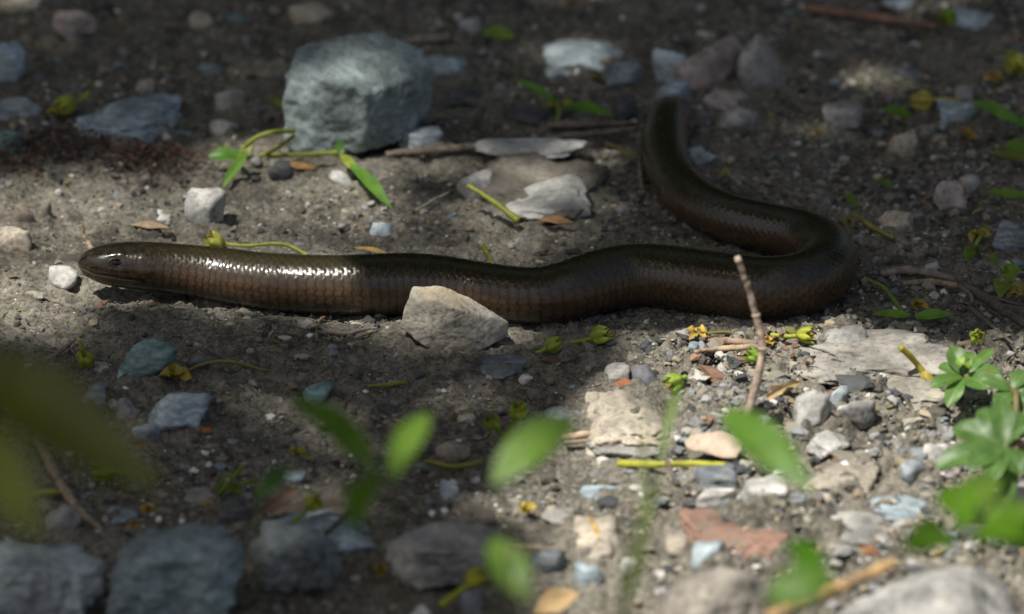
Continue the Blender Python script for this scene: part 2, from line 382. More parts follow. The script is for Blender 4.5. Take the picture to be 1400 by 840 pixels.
ST = [
 # far strip
 ((72, 14, 136, 52), 'pink', 'a', "pinkish grey stone at the top, far behind the lizard's head"),
 ((-12, 54, 36, 108), 'blue', 'r', "rounded blue-grey stone cut by the picture's edge, above the flat slates"),
 ((100, 124, 272, 192), 'blue', 'f', "long flat blue-grey slate with a pointed end beside the reddish litter"),
 ((-10, 131, 57, 169), 'slate', 'f', "flat slate blue stone next to the yellow crumpled bud"),
 ((-14, 178, 34, 212), 'teal', 'a', "dark teal stone beside the reddish plant litter"),
 ((138, 180, 202, 212), 'brown', 'r', "brownish lump of stone in front of the long flat slate"),
 ((294, 117, 338, 148), 'grey', 'a', "small grey stone standing left of the big block"),
 ((287, 160, 326, 181), 'white', 'a', "small white quartz chip left of the big block"),
 ((185, 108, 213, 127), 'pink', 'r', "small pinkish pebble just behind the long flat slate"),
 ((262, 84, 308, 109), 'slate', 'f', "thin bluish flake in the dark soil left of the big block"),
 ((258, 17, 292, 39), 'tan', 'r', "small tan stone at the top between pink stone and big block"),
 ((304, 14, 347, 33), 'teal', 'f', "flat teal stone at the top, left of the big block"),
 ((394, 4, 457, 33), 'tan', 'r', "tan stone lying behind the big block"),
 ((572, 66, 641, 106), 'blue', 'f', "blue-grey slate showing from behind the right of the big block"),
 ((596, 112, 670, 149), 'dark', 'f', "dark flat stone just right of the big block"),
 ((544, 176, 606, 208), 'slate', 'a', "blue-grey stone tucked under the big block's right corner"),
 ((626, 24, 658, 49), 'pale', 'a', "small pale stone at the top, beside a green leaf bit"),
 ((731, 30, 873, 109), 'ice', 'f', "broad pale blue flat stone behind the lizard's tail"),
 ((824, 82, 878, 121), 'slate', 'a', "grey-blue stone leaning at the front corner of the pale blue stone"),
 ((892, 67, 939, 112), 'ice', 'a', "pale bluish stone just behind the lizard's tail end"),
 ((896, 104, 948, 140), 'blue', 'r', "blue-grey stone touching the lizard's tail end"),
 ((917, 52, 1017, 116), 'pink', 'r', "rounded pinkish grey stone right of the lizard's tail"),
 ((1009, 45, 1076, 119), 'grey', 'r', "upright grey stone with a dark lower half, right of the pinkish one"),
 ((960, 114, 1027, 157), 'pink', 'f', "thin slanting slab in front of the rounded pinkish stone"),
 ((978, 147, 1042, 179), 'pale', 'r', "pale rounded pebble right of the tail"),
 ((931, 194, 981, 226), 'ice', 'f', "pale bluish flake against the tail's right side"),
 ((837, 129, 874, 166), 'dark', 'r', "dark round pebble left of the tail end"),
 ((690, 142, 757, 169), 'dark', 'f', "dark flat slate beside the green sprig behind the tail"),
 ((1123, 142, 1180, 179), 'grey', 'a', "grey stone with a hollow under it in the dark soil"),
 ((1281, 135, 1331, 173), 'blue', 'a', "bluish stone beside the yellow ball bud"),
 ((1304, 116, 1332, 138), 'pale', 'r', "small pale pebble on top of the bluish stone by the ball bud"),
 ((1212, 177, 1254, 216), 'tan', 'r', "tan stone below the yellow ball bud"),
 ((1299, 7, 1371, 41), 'blue', 'f', "blue-grey flat stone at the end of the reddish stem"),
 ((1204, -8, 1257, 12), 'ice', 'f', "pale blue stone cut by the top edge above the reddish stem"),
 ((1274, 248, 1320, 286), 'pink', 'a', "pinkish grey stone at the right, behind the lizard's bend"),
 ((1308, 241, 1342, 262), 'grey', 'r', "grey pebble behind the pinkish stone at the right"),
 ((1200, 286, 1250, 316), 'tan', 'a', "tan wedge of stone right of the lizard's bend"),
 ((1355, 300, 1412, 345), 'slate', 'a', "slate grey stone cut by the right edge behind the green leaves"),
 ((1205, 84, 1300, 112), 'dark', 'f', "dark flat slate lying above the yellow ball bud"),
 # middle
 ((638, 204, 828, 308), (.135, .122, .10), 'f', "broad soil-coated stone with white patches behind the lizard's middle", M_CLOD),
 ((645, 203, 806, 236), 'pale', 'f', "white crust along the back edge of the soil-coated stone", M_QUARTZ, .0045),
 ((688, 260, 808, 308), 'pale', 'f', "white lower patch of rock on the soil-coated stone's front", M_QUARTZ, .0040),
 ((625, 234, 676, 271), 'pale', 'a', "whitish chip at the left end of the soil-coated stone"),
 ((449, 234, 483, 254), 'pale', 'a', "small pale chip below the sprig's knot"),
 ((366, 217, 399, 247), 'dark', 'a', "dark cube of stone under the sprig's stems"),
 ((251, 259, 308, 308), 'grey', 'a', "sunlit grey angular stone behind the lizard's neck"),
 ((202, 285, 236, 300), 'white', 'f', "thin white flake left of the sunlit grey stone"),
 ((-10, 306, 46, 346), 'buff', 'a', "pale buff stone at the left edge behind the snout"),
 ((20, 278, 46, 308), 'brown', 'a', "brownish pebble standing behind the pale buff stone"),
 ((49, 276, 70, 306), 'brown', 'a', "narrow brown pebble between the buff stone and the snout"),
 ((66, 366, 106, 389), 'pale', 'a', "small pale stone under the lizard's snout"),
 ((505, 303, 537, 322), 'ice', 'a', "bluish white crumb on the lit soil behind the lizard's back"),
 ((930, 255, 962, 272), 'dark', 'r', "dark pebble inside the crook of the tail"),
 # in front of the animal
 ((608, 487, 724, 518), 'slate', 'f', "flat blue slate lying in front of the pale rough rock"),
 ((158, 467, 242, 519), 'teal', 'a', "teal faceted stone in the shade below the lizard's neck"),
 ((188, 539, 290, 591), 'blue', 'a', "blue-grey stone pointed to the right, with a rusty tip"),
 ((181, 575, 223, 603), 'ice', 'a', "pale grey chip against the front of the pointed blue stone"),
 ((159, 543, 189, 576), 'grey', 'r', "grey pebble left of the pointed blue stone"),
 ((109, 523, 146, 557), 'slate', 'r', "mottled slate pebble by the big dark leaf"),
 ((257, 484, 287, 506), 'slate', 'a', "slate chip behind the yellow dried flower"),
 ((413, 521, 457, 552), 'teal', 'a', "dark teal stone behind the blurred green leaf"),
 ((708, 511, 729, 525), 'white', 'a', "small white chip right of the flat blue slate"),
 ((744, 552, 792, 577), 'blue', 'f', "blue-grey flake at the edge of the sunlit ground"),
 ((820, 496, 862, 519), 'grey', 'r', "sunlit grey pebble between the buds and the reddish crumb"),
 ((864, 501, 899, 524), (.15, .155, .17), 'r', "dark grey rounded pebble right of the sunlit grey one"),
 ((793, 527, 922, 612), 'buff', 'f', "large sunlit buff stone sunk in the soil below the buds"),
 ((800, 588, 912, 628), 'grey', 'f', "grey slab along the front of the sunlit buff stone"),
 ((594, 599, 646, 634), 'tan', 'a', "pale tan stone behind the thin green stalk"),
 ((968, 523, 1034, 552), 'grey', 'r', "grey sunlit stone left of the upright twig"),
 ((1056, 455, 1352, 520), (.27, .255, .228), 'f', "long pale slab of stone in the sun below the lizard's bend", M_GRAN, .0022),
 ((1104, 447, 1190, 478), 'grey', 'r', "grey hump of stone behind the long pale slab"),
 ((1160, 514, 1346, 566), (.27, .25, .21), 'f', "flat crusted slab in front of the long pale one", M_GRAN, .0022),
 ((1084, 531, 1137, 583), 'pale', 'a', "sunlit speckled grey stone right of the upright twig"),
 ((1147, 545, 1197, 578), 'grey', 'a', "grey angular chip right of the speckled stone"),
 ((1132, 528, 1161, 552), 'ice', 'a', "small shiny white-blue chip behind the angular grey one"),
 ((1261, 603, 1299, 628), 'white', 'r', "white knobbly pebble beside the leafy green plant"),
 ((1100, 590, 1165, 618), 'pale', 'f', "thin pale plate standing proud right of the blurred leaf"),
 ((1095, 628, 1206, 673), 'buff', 'f', "rough clod of buff soil in the sun, left of the white pebble", M_CLOD),
 ((1010, 654, 1082, 692), 'white', 'a', "bright white stone just under the blurred leaf by the twig"),
 ((950, 664, 1008, 694), 'pale', 'a', "white crumbly stone left of the bright white one"),
 ((928, 694, 1078, 762), 'orange', 'f', "crumbly orange-red stone in the sun", M_CRUMBLY),
 ((944, 741, 994, 771), 'ice', 'a', "pale blue stone in front of the orange-red one"),
 ((1104, 700, 1238, 737), 'pale', 'f', "long white flat stone right of the orange-red one"),
 ((1178, 679, 1288, 713), 'blue', 'f', "flat bluish stone behind the long white one"),
 ((1230, 628, 1268, 656), 'slate', 'a', "slate chip by the foot of the leafy green plant"),
 ((970, 600, 1020, 630), 'dark', 'f', "dark flake under the pale dry leaf"),
 ((948, 636, 1010, 668), 'slate', 'r', "blue-black stone in front of the pale dry leaf"),
 # bottom strip
 ((352, 690, 528, 762), 'blue', 'f', "pale bluish slab behind the dark rock at the bottom"),
 ((628, 684, 678, 727), 'tan', 'a', "tan triangular stone behind the streaked rock"),
 ((600, 658, 630, 682), 'ice', 'r', "small whitish pebble behind the tan triangle"),
 ((61, 691, 114, 723), 'grey', 'a', "grey stone under the end of the dry twig"),
 ((144, 693, 190, 714), 'blue', 'f', "bluish chip beside the yellow ring flower"),
 ((249, 664, 297, 692), 'grey', 'f', "grey flake left of the green stem tangle"),
 ((294, 680, 352, 716), 'dark', 'r', "dark stone under the green stem tangle"),
 ((386, 640, 420, 662), 'blue', 'a', "small blue stone behind the curled strip of bark"),
 ((628, 803, 660, 842), 'slate', 'a', "slate pebble in front of the bud at the bottom"),
 ((558, 826, 594, 850), 'white', 'r', "white pebble cut by the bottom edge"),
 ((1088, 764, 1440, 930), (.29, .285, .27), 'r', "big smooth grey rock filling the bottom corner under the leafy plant"),
 ((880, 768, 1064, 880), (.27, .245, .21), 'r', "rough brownish rock at the bottom, left of the big smooth one"),
 ((725, 748, 778, 776), 'slate', 'r', "dark blue pebble in the rubble right of the streaked rock"),
 ((782, 770, 826, 796), 'blue', 'r', "blue pebble low in the rubble, left of the thin blurred blade"),
 ((845, 762, 872, 786), 'white', 'a', "white chip beside the thin blurred blade"),
 ((735, 690, 800, 716), 'grey', 'f', "grey flake right of the yellow crumpled flower"),
 ((790, 664, 860, 684), 'blue', 'f', "thin bluish flake in the sun below the yellow stalk"),
 ((780, 708, 850, 760), 'buff', 'f', "buff clod of soil with a cracked edge below the flakes", M_CLOD),
 ((900, 705, 960, 760), 'buff', 'f', "buff clod of soil left of the orange-red stone", M_CLOD),
]
def graded(lo, hi, step, far):
    c = list(np.arange(lo, hi + step / 2, step)); s = step; v = hi; r = []
    while v < far: s *= 1.25; v += s; r.append(v)
    s = step; v = lo; l = []
    while v > -far: s *= 1.25; v -= s; l.append(v)
    return A(l[::-1] + c + r)
gx = graded(-.19, .19, .00090, 60); gy = graded(-.28, .38, .00105, 60)
XX, YY = np.meshgrid(gx, gy); X1, Y1 = XX.ravel(), YY.ravel()
hb = H(X1, Y1); fade = np.clip((.6 - np.maximum(np.abs(X1), np.abs(Y1))) / .2, 0, 1)
rm = rough_mask(X1, Y1)
hf = .0011 * fbm2(X1, Y1, 190, 3, 31) + .00055 * fbm2(X1, Y1, 520, 2, 41) - .0011 * np.clip(fbm2(X1, Y1, 150, 2, 51) - .55, 0, 1)
hf = hf * (1 + .9 * rm) - rm * .005 * np.clip(.09 - np.abs(fbm2(X1, Y1, 26, 3, 61)), 0, .09) / .09
far = np.hypot(X1, Y1)
hh = (hb + hf) * fade + np.clip(far - 2, 0, 50) * .02 * fbm2(X1, Y1, .25, 3, 5)
lead = [((383, 40, 597, 212), 0, 'a'), ((545, 391, 697, 489), 0, 'a')]
bank = np.zeros(len(X1)); bn = .65 + .6 * fbm2(X1, Y1, 130, 3, 81)
for e in lead + ST:                                # soil washed up against the stones
    _, _, W_, D_, h_, _, C_ = stone_dims(e[0], e[2])
    i_ = np.where((np.abs(X1 - C_[0]) < W_ * 1.1) & (np.abs(Y1 - C_[1]) < D_ * 1.1))[0]
    qq = np.hypot((X1[i_] - C_[0]) / (W_ / 2), (Y1[i_] - C_[1]) / (D_ / 2))
    amp = min(.30 * h_, .0026) if e[2] != 'f' else min(.55 * h_, .0022) * (.35 if e[0][2] - e[0][0] > 150 else 1)
    bank[i_] = np.maximum(bank[i_], amp * np.exp(-(np.maximum(qq - .95, 0) / .42) ** 2) * bn[i_])
hh = hh + bank * (1 - body_near(X1, Y1))
me = mesh("ground", np.column_stack([X1, Y1, hh]), grid_faces(len(gy), len(gx), False))
tag(obj("ground", me, M_SOIL), kind="structure")

# ------------------------------------------------------------------ the legless lizard
def build_lizard():
    C, R = BODY[:, :3], BODY[:, 3].copy(); n = len(C); seg = 108
    C = np.column_stack([np.convolve(np.pad(C[:, i], 12, mode='edge'), np.ones(25) / 25, 'valid') for i in range(3)])
    C[0], C[-1] = BODY[0, :3], BODY[-1, :3]
    ends = np.linspace(0, 1, 13)[:, None]
    C[:13] = BODY[0, :3] * (1 - ends) + C[12] * ends; C[-13:] = C[-13] * (1 - ends) + BODY[-1, :3] * ends
    T, B, N = frames(C)
    L = np.concatenate([[0], np.cumsum(np.linalg.norm(np.diff(C, axis=0), axis=1))])
    ph = np.linspace(0, 2 * np.pi, seg, endpoint=False)           # 0 = spine, positive towards B
    PH, LL = np.meshgrid(ph, L); RR = np.repeat(R[:, None], seg, 1)
    q = np.minimum(PH, 2 * np.pi - PH)                            # angle from the spine, 0..pi
    # cross-section: a little flat under the belly, head slightly low and wide
    flat = 1 - .05 * np.clip((q - 2.2) / .9, 0, 1) ** 2
    head = np.clip((.030 - LL) / .02, 0, 1)
    wide = 1 + .06 * head * np.abs(np.sin(PH)); flat = flat * wide * (1 - .05 * head * np.clip(np.cos(PH), 0, 1) ** 3)
    # scales
    pitch = .00232 - .0006 * np.clip(q < .6, 0, 1) * 0
    rows = 40
    vv = PH / (2 * np.pi) * rows; jr = np.floor(vv); fv = vv - jr
    offs = .14 + .36 * np.clip((LL - .14) / .05, 0, 1); offs = np.maximum(offs, .5 * np.clip(1.15 - q, 0, .4) / .4)
    uu = LL / pitch + np.where(jr % 2 == 0, 0, 1) * offs + .10 * _h(jr.astype(int), np.zeros_like(jr, int), np.zeros_like(jr, int), 3)
    uu = uu - .20 * (1 - (2 * fv - 1) ** 2)
    fu = uu - np.floor(uu); cell = np.floor(uu)
    edge_u = np.minimum(fu, 1 - fu); edge_v = np.minimum(fv, 1 - fv)
    gap = 1.25 * np.clip(1 - edge_u / .17, 0, 1) + .40 * np.clip(1 - edge_v / .12, 0, 1); gap = np.clip(gap, 0, 1)
    ramp = fu ** 1.5 * (1 - np.clip((fu - .9) / .1, 0, 1)) * (1 - .5 * (2 * fv - 1) ** 2)
    body = np.clip((LL - .014) / .010, 0, 1)
    sr_ = _h(cell.astype(int), jr.astype(int), np.zeros_like(jr, int), 15)
    hs = (ramp * .00010 * (.35 + 1.3 * sr_) - gap * .00006) * body
    # head plates: large and shallow
    Pn = np.column_stack([LL.ravel() * 330, (PH.ravel() - np.pi) * 1.9, np.zeros(LL.size)])
    pl = np.abs(vn3(Pn, 77).reshape(LL.shape)); platel = np.clip(1 - pl / .10, 0, 1) * (1 - body) * (LL > .002)
    hs = hs - platel * .00012
    # mouth: crease from the snout back
    qm = 1.74 - .25 * np.clip(.004 - LL, 0, .004) / .004 + .10 * np.clip(LL - .006, 0, 1) / .014
    mouth = np.exp(-((q - qm) * RR / .00020) ** 2) * np.clip((.0190 - LL) / .002, 0, 1)
    lip = np.exp(-((q - qm - .15) / .16) ** 2) * np.clip((.0185 - LL) / .004, 0, 1) + .35 * np.exp(-((q - qm + .14) / .1) ** 2) * np.clip((.017 - LL) / .004, 0, 1)
    lip = lip + .55 * np.clip((q - 2.0) / .3, 0, 1) * np.clip((.034 - LL) / .012, 0, 1)
    hs = hs - mouth * .00038 + .00010 * lip
    # eye socket with a brow
    LE, qe = .0104, 1.12
    de = np.hypot((LL - LE), (q - qe) * RR)
    hs = hs - .00035 * np.exp(-(de / .0014) ** 2) + .00032 * np.exp(-(((LL - LE) / .0026) ** 2 + ((q - qe + .38) * RR / .0009) ** 2))
    # soft body creases
    hs = hs + .00016 * np.sin(LL / .0105 + 2 * np.sin(LL * 60)) * body * (1 - .5 * np.cos(PH))
    rad = RR * flat + hs
    V = C[:, None] + rad[..., None] * (np.cos(PH)[..., None] * N[:, None] + np.sin(PH)[..., None] * B[:, None])
    V = V.reshape(-1, 3); F = grid_faces(n, seg)
    k = len(V); V = np.vstack([V, C[:1] - T[:1] * .0006, C[-1:] + T[-1:] * .0008])
    j = np.arange(seg); j2 = (j + 1) % seg
    cap = np.vstack([np.column_stack([np.full(seg, k), j2, j]), np.column_stack([np.full(seg, k + 1), (n - 1) * seg + j, (n - 1) * seg + j2])])
    root = thing("legless_lizard", "glossy brown legless lizard lying in a curve across the gravel", "lizard", at_z(600, 425))
    o0 = A(root.location)
    me = mesh("lizard_body", V - o0, [F, cap])
    pad = lambda a: np.concatenate([a.ravel(), [a[0].mean(), a[-1].mean()]])
    attr(me, "girth", pad(q / np.pi)); attr(me, "gap", pad(gap * body)); attr(me, "lip", pad(np.clip(lip, 0, 1))); attr(me, "crease", pad(np.clip(mouth + .5 * platel, 0, 1)))
    attr(me, "length", pad(LL)); attr(me, "scale_tone", pad(_h(cell.astype(int), jr.astype(int), np.zeros_like(jr, int), 5)))
    m, nt, b = newmat("lizard_skin"); Nn = NB(nt)
    at = lambda nm: (lambda x: (setattr(x, "attribute_name", nm), x.outputs["Fac"])[1])(Nn.n("ShaderNodeAttribute"))
    co = Nn.n("ShaderNodeTexCoord").outputs["Object"]
    c = Nn.ramp(at("girth"), [(.0, (.024, .020, .008)), (.24, (.030, .024, .010)), (.36, (.060, .038, .020)), (.46, (.082, .051, .028)), (.60, (.074, .047, .028)), (.75, (.034, .027, .022)), (1, (.02, .018, .017))])
    c = Nn.mix(Nn.ramp(at("length"), [(.014, (.8, .8, .8)), (.030, (0, 0, 0))]), c, (.026, .019, .011))
    hm = Nn.math('MULTIPLY', Nn.ramp(at("length"), [(.016, (1, 1, 1)), (.030, (0, 0, 0))]), Nn.ramp(Nn.noise(co, 520, 4, .65), [(.46, (0, 0, 0)), (.58, (.85, .85, .85))]))
    c = Nn.mix(hm, c, (.008, .006, .004))
    st = Nn.ramp(at("scale_tone"), [(0, (.78, .78, .78)), (1, (1.22, 1.2, 1.16))])
    c = Nn.mix(1.0, c, st, 'MULTIPLY')
    c = Nn.mix(Nn.math('MULTIPLY', at("lip"), .5), c, (.15, .105, .068))
    c = Nn.mix(Nn.math('MULTIPLY', at("gap"), .70), c, (.014, .010, .007))
    c = Nn.mix(Nn.math('MULTIPLY', at("crease"), .6), c, (.010, .008, .006))
    ns = Nn.noise(co, 900, 3); c = Nn.mix(Nn.ramp(ns, [(.3, (.35, .35, .35)), (.5, (0, 0, 0))]), c, (.02, .016, .010))
    Nn.l(c, b.inputs["Base Color"])
    rg = Nn.math('ADD', Nn.ramp(at("length"), [(.018, (.14, .14, .14)), (.03, (.21, .21, .21))]), Nn.math('MULTIPLY', Nn.noise(co, 120, 3), .12)); Nn.l(rg, b.inputs["Roughness"])
    b.inputs["Specular IOR Level"].default_value = .45
    b.inputs["Coat Weight"].default_value = .25; b.inputs["Coat Roughness"].default_value = .16
    Nn.bump(Nn.noise(co, 1500, 2), .0001, .35, b)
    obj("body", me, m, root)
    # eyes
    me_, ne, be = newmat("eye_black"); be.inputs["Base Color"].default_value = (.006, .005, .004, 1); be.inputs["Roughness"].default_value = .04
    ml, nl_, bl = newmat("eyelid_skin"); bl.inputs["Base Color"].default_value = (.018, .013, .009, 1); bl.inputs["Roughness"].default_value = .35
    mn, nn_, bn = newmat("nostril_dark"); bn.inputs["Base Color"].default_value = (.008, .006, .005, 1); bn.inputs["Roughness"].default_value = .6
    i = int(np.searchsorted(L, LE))
    for sgn in (1, -1):
        dirn = math.cos(qe) * N[i] + sgn * math.sin(qe) * B[i]
        c0 = C[i] + dirn * (R[i] * 1.0 - .00062)
        V0, F0 = ico(3); t = T[i]; s = np.cross(t, dirn)
        X = c0 + V0[:, :1] * t * .0023 + V0[:, 1:2] * s * .00108 + V0[:, 2:] * dirn * .00100
        e = obj("eye", mesh("eye", X - o0, F0), me_, root)
        a = np.linspace(0, 2 * np.pi, 25)
        ringp = c0 + dirn * .00050 + np.cos(a)[:, None] * t * .0025 + np.sin(a)[:, None] * s * .00110
        v, f = tube(ringp, .00030, 48, 8); obj("eyelid", mesh("eyelid", v - o0, f), ml, e)
        ii = int(np.searchsorted(L, .0022)); dn = math.cos(1.15) * N[ii] + sgn * math.sin(1.15) * B[ii]
        X = C[ii] + dn * R[ii] * .985 + ico(2)[0] * A([.00045, .00028, .00028])
        obj("nostril", mesh("nostril", X - o0, ico(2)[1]), mn, root)
    return root
build_lizard()

# ------------------------------------------------------------------ stones
OCC = []                                              # picture boxes already taken by a stone
def stone(box, colr, style, label, mat=None, zl=0., seed=None, planes=None, name="stone", cat="stone", k=None, rough=None, sub=None, p=None, rz=None, hfrac=None, tilt=None):
    cx, cy, W, d, h0, ht, C = stone_dims(box, style, k, hfrac); C = C + A([0, 0, zl]); x0, y0, x1, y1 = box
    seed = seed if seed is not None else int(cx * 7 + cy * 13)
    area = (x1 - x0) * (y1 - y0)
    sb = sub or (5 if area > 9000 else 4 if area > 1500 else 3)
    p_ = p or {'a': 20, 'r': 9, 'f': 12}[style]; npl = {'a': 10, 'r': 13, 'f': 10}[style]
    V, F = stone_shape(seed, (W, d, ht), sb, planes, npl, p_, rough if rough is not None else {'a': .065, 'r': .075, 'f': .11}[style])
    o = obj(name, mesh(name, V, F), mat or {'a': M_GRAN, 'r': M_GRAN, 'f': M_SLATE}[style], None, C, COL[colr] if isinstance(colr, str) else colr)
    rr = random.Random(seed)
    o.rotation_euler = tilt if tilt else (0, rr.uniform(-.06, .06), rr.uniform(-.1, .1) if rz is None else rz)
    OCC.append(box); return tag(o, label, cat, "stones lying on the ground")
def hull_stone(pts, foot, colr, label, mat, seed, rough=.02, p=34, sub=6, name="stone"):
    """an angular rock: corner points given as picture x, y and an offset in depth (m) from its foot"""
    g = at_g(*foot); P = []
    for (x, y, dy) in pts:
        d = ray(x, y); P.append(CAM + d * ((g[1] + dy - CAM[1]) / d[1]))
    P = A(P); c = P.mean(0); bm = bmesh.new()
    for q in P: bm.verts.new(q - c)
    bmesh.ops.convex_hull(bm, input=bm.verts); bmesh.ops.recalc_face_normals(bm, faces=bm.faces); bm.normal_update()
    pl = [(*f.normal, f.normal.dot(f.verts[0].co)) for f in bm.faces if f.calc_area() > 1e-8]; bm.free()
    n = A([q[:3] for q in pl]); d = A([q[3] for q in pl]); V, F = ico(sub); size = np.ptp(P, axis=0).max()
    cc = np.maximum(V @ n.T, 0) / d; X = V * ((cc ** p).sum(1) ** (-1 / p))[:, None]
    U = X / size * 2
    nz = fbm3(U, 1.6, 2, seed) * rough * 1.0 + fbm3(U, 6, 3, seed + 3) * rough * .5 - np.abs(fbm3(U, 4.3, 3, seed + 7)) * rough * .8 + fbm3(U, 22, 3, seed + 5) * rough * .22
    X = X * (1 + nz[:, None])
    o = obj(name, mesh(name, X, F), mat, None, c, colr); OCC.append((min(q[0] for q in pts), min(q[1] for q in pts), max(q[0] for q in pts), max(q[1] for q in pts)))
    return tag(o, label, "stone", "stones lying on the ground")
# the two leading rocks
hull_stone([(384, 192, -.004), (391, 99, -.007), (402, 70, .002), (440, 50, .016), (522, 39, .020), (576, 60, .017), (598, 94, .006), (595, 142, .004), (566, 184, 0), (502, 128, -.016), (458, 112, -.013), (498, 216, -.014), (400, 214, -.008), (400, 190, .022), (585, 165, .022)],
           (490, 208), (.31, .375, .375), "large squarish grey-green block of stone behind the lizard", M_BLOCK, 5, .055, 40)
hull_stone([(544, 448, -.001), (551, 424, -.002), (563, 392, .001), (604, 390, .002), (645, 408, .001), (698, 440, .001), (692, 464, .001), (590, 408, -.0045), (630, 424, -.006), (655, 480, -.004), (612, 492, -.003), (578, 474, -.004), (560, 440, .010), (690, 450, .010), (585, 402, .010)],
           (620, 482), (.44, .41, .34), "pale rough rock with ochre spots resting against the lizard's flank", M_LICH, 11, .034, 50)
M_MOTTLE = stone_mat("mottled_rock", .6, .25, .8, .45, .55)
hull_stone([(-40, 775, 0), (-30, 742, .012), (40, 734, .014), (110, 738, .012), (151, 760, .006), (146, 800, -.002), (118, 868, -.008), (-40, 868, -.010), (20, 780, -.008), (96, 786, -.008)], (70, 840), (.33, .37, .385), "large pale grey rock in the bottom corner under the olive leaves", M_MOTTLE, 31, .13, 14)
hull_stone([(134, 815, 0), (150, 760, .002), (196, 716, .010), (262, 700, .012), (305, 712, .010), (337, 742, .006), (334, 800, 0), (300, 868, -.008), (140, 868, -.008), (190, 770, -.010), (290, 765, -.010)], (235, 850), (.235, .30, .315), "large mottled teal-grey rock at the bottom, second from the corner", M_MOTTLE, 32, .13, 14)
hull_stone([(334, 790, 0), (338, 745, .004), (370, 712, .010), (425, 716, .010), (462, 742, .005), (474, 775, .002), (452, 808, -.003), (360, 812, -.004), (380, 755, -.007), (440, 765, -.007)], (405, 805), (.19, .215, .22), "dark rock between the mottled teal rock and the streaked one", M_MOTTLE, 33, .13, 14)
hull_stone([(520, 768, 0), (540, 728, .006), (600, 712, .012), (668, 720, .012), (704, 752, .004), (700, 780, 0), (660, 806, -.004), (560, 808, -.005), (560, 752, -.008), (676, 758, -.008)], (610, 803), (.34, .33, .31), "brown-grey rock with a pale streak at the bottom middle", M_MOTTLE, 34, .13, 14)
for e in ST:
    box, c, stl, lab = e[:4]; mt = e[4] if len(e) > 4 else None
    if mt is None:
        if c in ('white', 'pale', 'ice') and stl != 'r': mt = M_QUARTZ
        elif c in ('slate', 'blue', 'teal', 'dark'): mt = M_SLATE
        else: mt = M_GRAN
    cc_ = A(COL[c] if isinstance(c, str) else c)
    if box[1] < 310: cc_ = cc_ * (1.4 if c != 'dark' else 1.1)        # far stones lightened in colour to make up for the shade there
    elif box[0] < 560: cc_ = cc_ * 1.2  # left-hand stones lightened too, against the shade at the lower left
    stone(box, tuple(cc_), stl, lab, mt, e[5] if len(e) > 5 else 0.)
OCC += [(q[0] - q[2] * .9, q[1] - q[2] * .9, q[0] + q[2] * .9, q[1] + q[2] * 1.0) for q in AX]

# small pebbles, each one an object
MARKS = [(490, 125, "the big block"), (150, 362, "the lizard's head"), (620, 440, "the pale rough rock"), (1030, 470, "the upright twig"), (800, 70, "the broad pale blue stone"), (910, 165, "the lizard's tail end"),
         (730, 255, "the soil-coated stone"), (1150, 360, "the lizard's outer bend"), (185, 158, "the long flat slate"), (240, 566, "the pointed blue stone"), (200, 492, "the teal faceted stone"),
         (665, 502, "the flat blue slate"), (858, 566, "the sunlit buff stone"), (1205, 490, "the long pale slab"), (1040, 728, "the orange-red stone"), (1350, 580, "the leafy green plant"),
         (75, 790, "the corner rock"), (235, 780, "the mottled teal rock"), (610, 760, "the streaked rock"), (1258, 138, "the yellow ball bud"), (1190, 25, "the reddish stem"), (120, 215, "the reddish litter"),
         (430, 215, "the green sprig"), (278, 284, "the sunlit angular stone"), (110, 670, "the dry twig"), (435, 690, "the curled bark"), (400, 400, "the lizard's neck side"), (975, 612, "the pale dry leaf"), (940, 395, "the lizard's belly side"),
         (490, 530, "the yellow straw"), (700, 40, "the green leaf bit"), (1100, 160, "the dark hollow soil")]
PEBM = []
for i in range(14):
    ang = i % 3
    V, F = stone_shape(900 + i, (.0034, .0034 * random.uniform(.65, 1), .0034 * (random.uniform(.3, .45) if ang == 2 else random.uniform(.55, .85))), 3, None, [9, 14, 10][ang], [22, 6, 14][ang], .045)
    PEBM.append((mesh("pebble", V, F), ["angular", "rounded", "flat"][ang]))
PCOL = [("grey", (.25, .25, .24), M_GRAN), ("bluish", (.22, .27, .31), M_SLATE), ("white", (.50, .49, .46), M_QUARTZ), ("tan", (.36, .30, .22), M_GRAN), ("brown", (.19, .15, .11), M_GRAN), ("dark", (.085, .09, .095), M_SLATE), ("teal", (.13, .19, .19), M_SLATE), ("rusty", (.21, .13, .09), M_GRAN), ("pinkish", (.34, .28, .26), M_GRAN)]
PW = A([.24, .2, .08, .14, .13, .11, .05, .02, .03]); PW = PW / PW.sum()
used = set(); npeb = 0; tries = 0
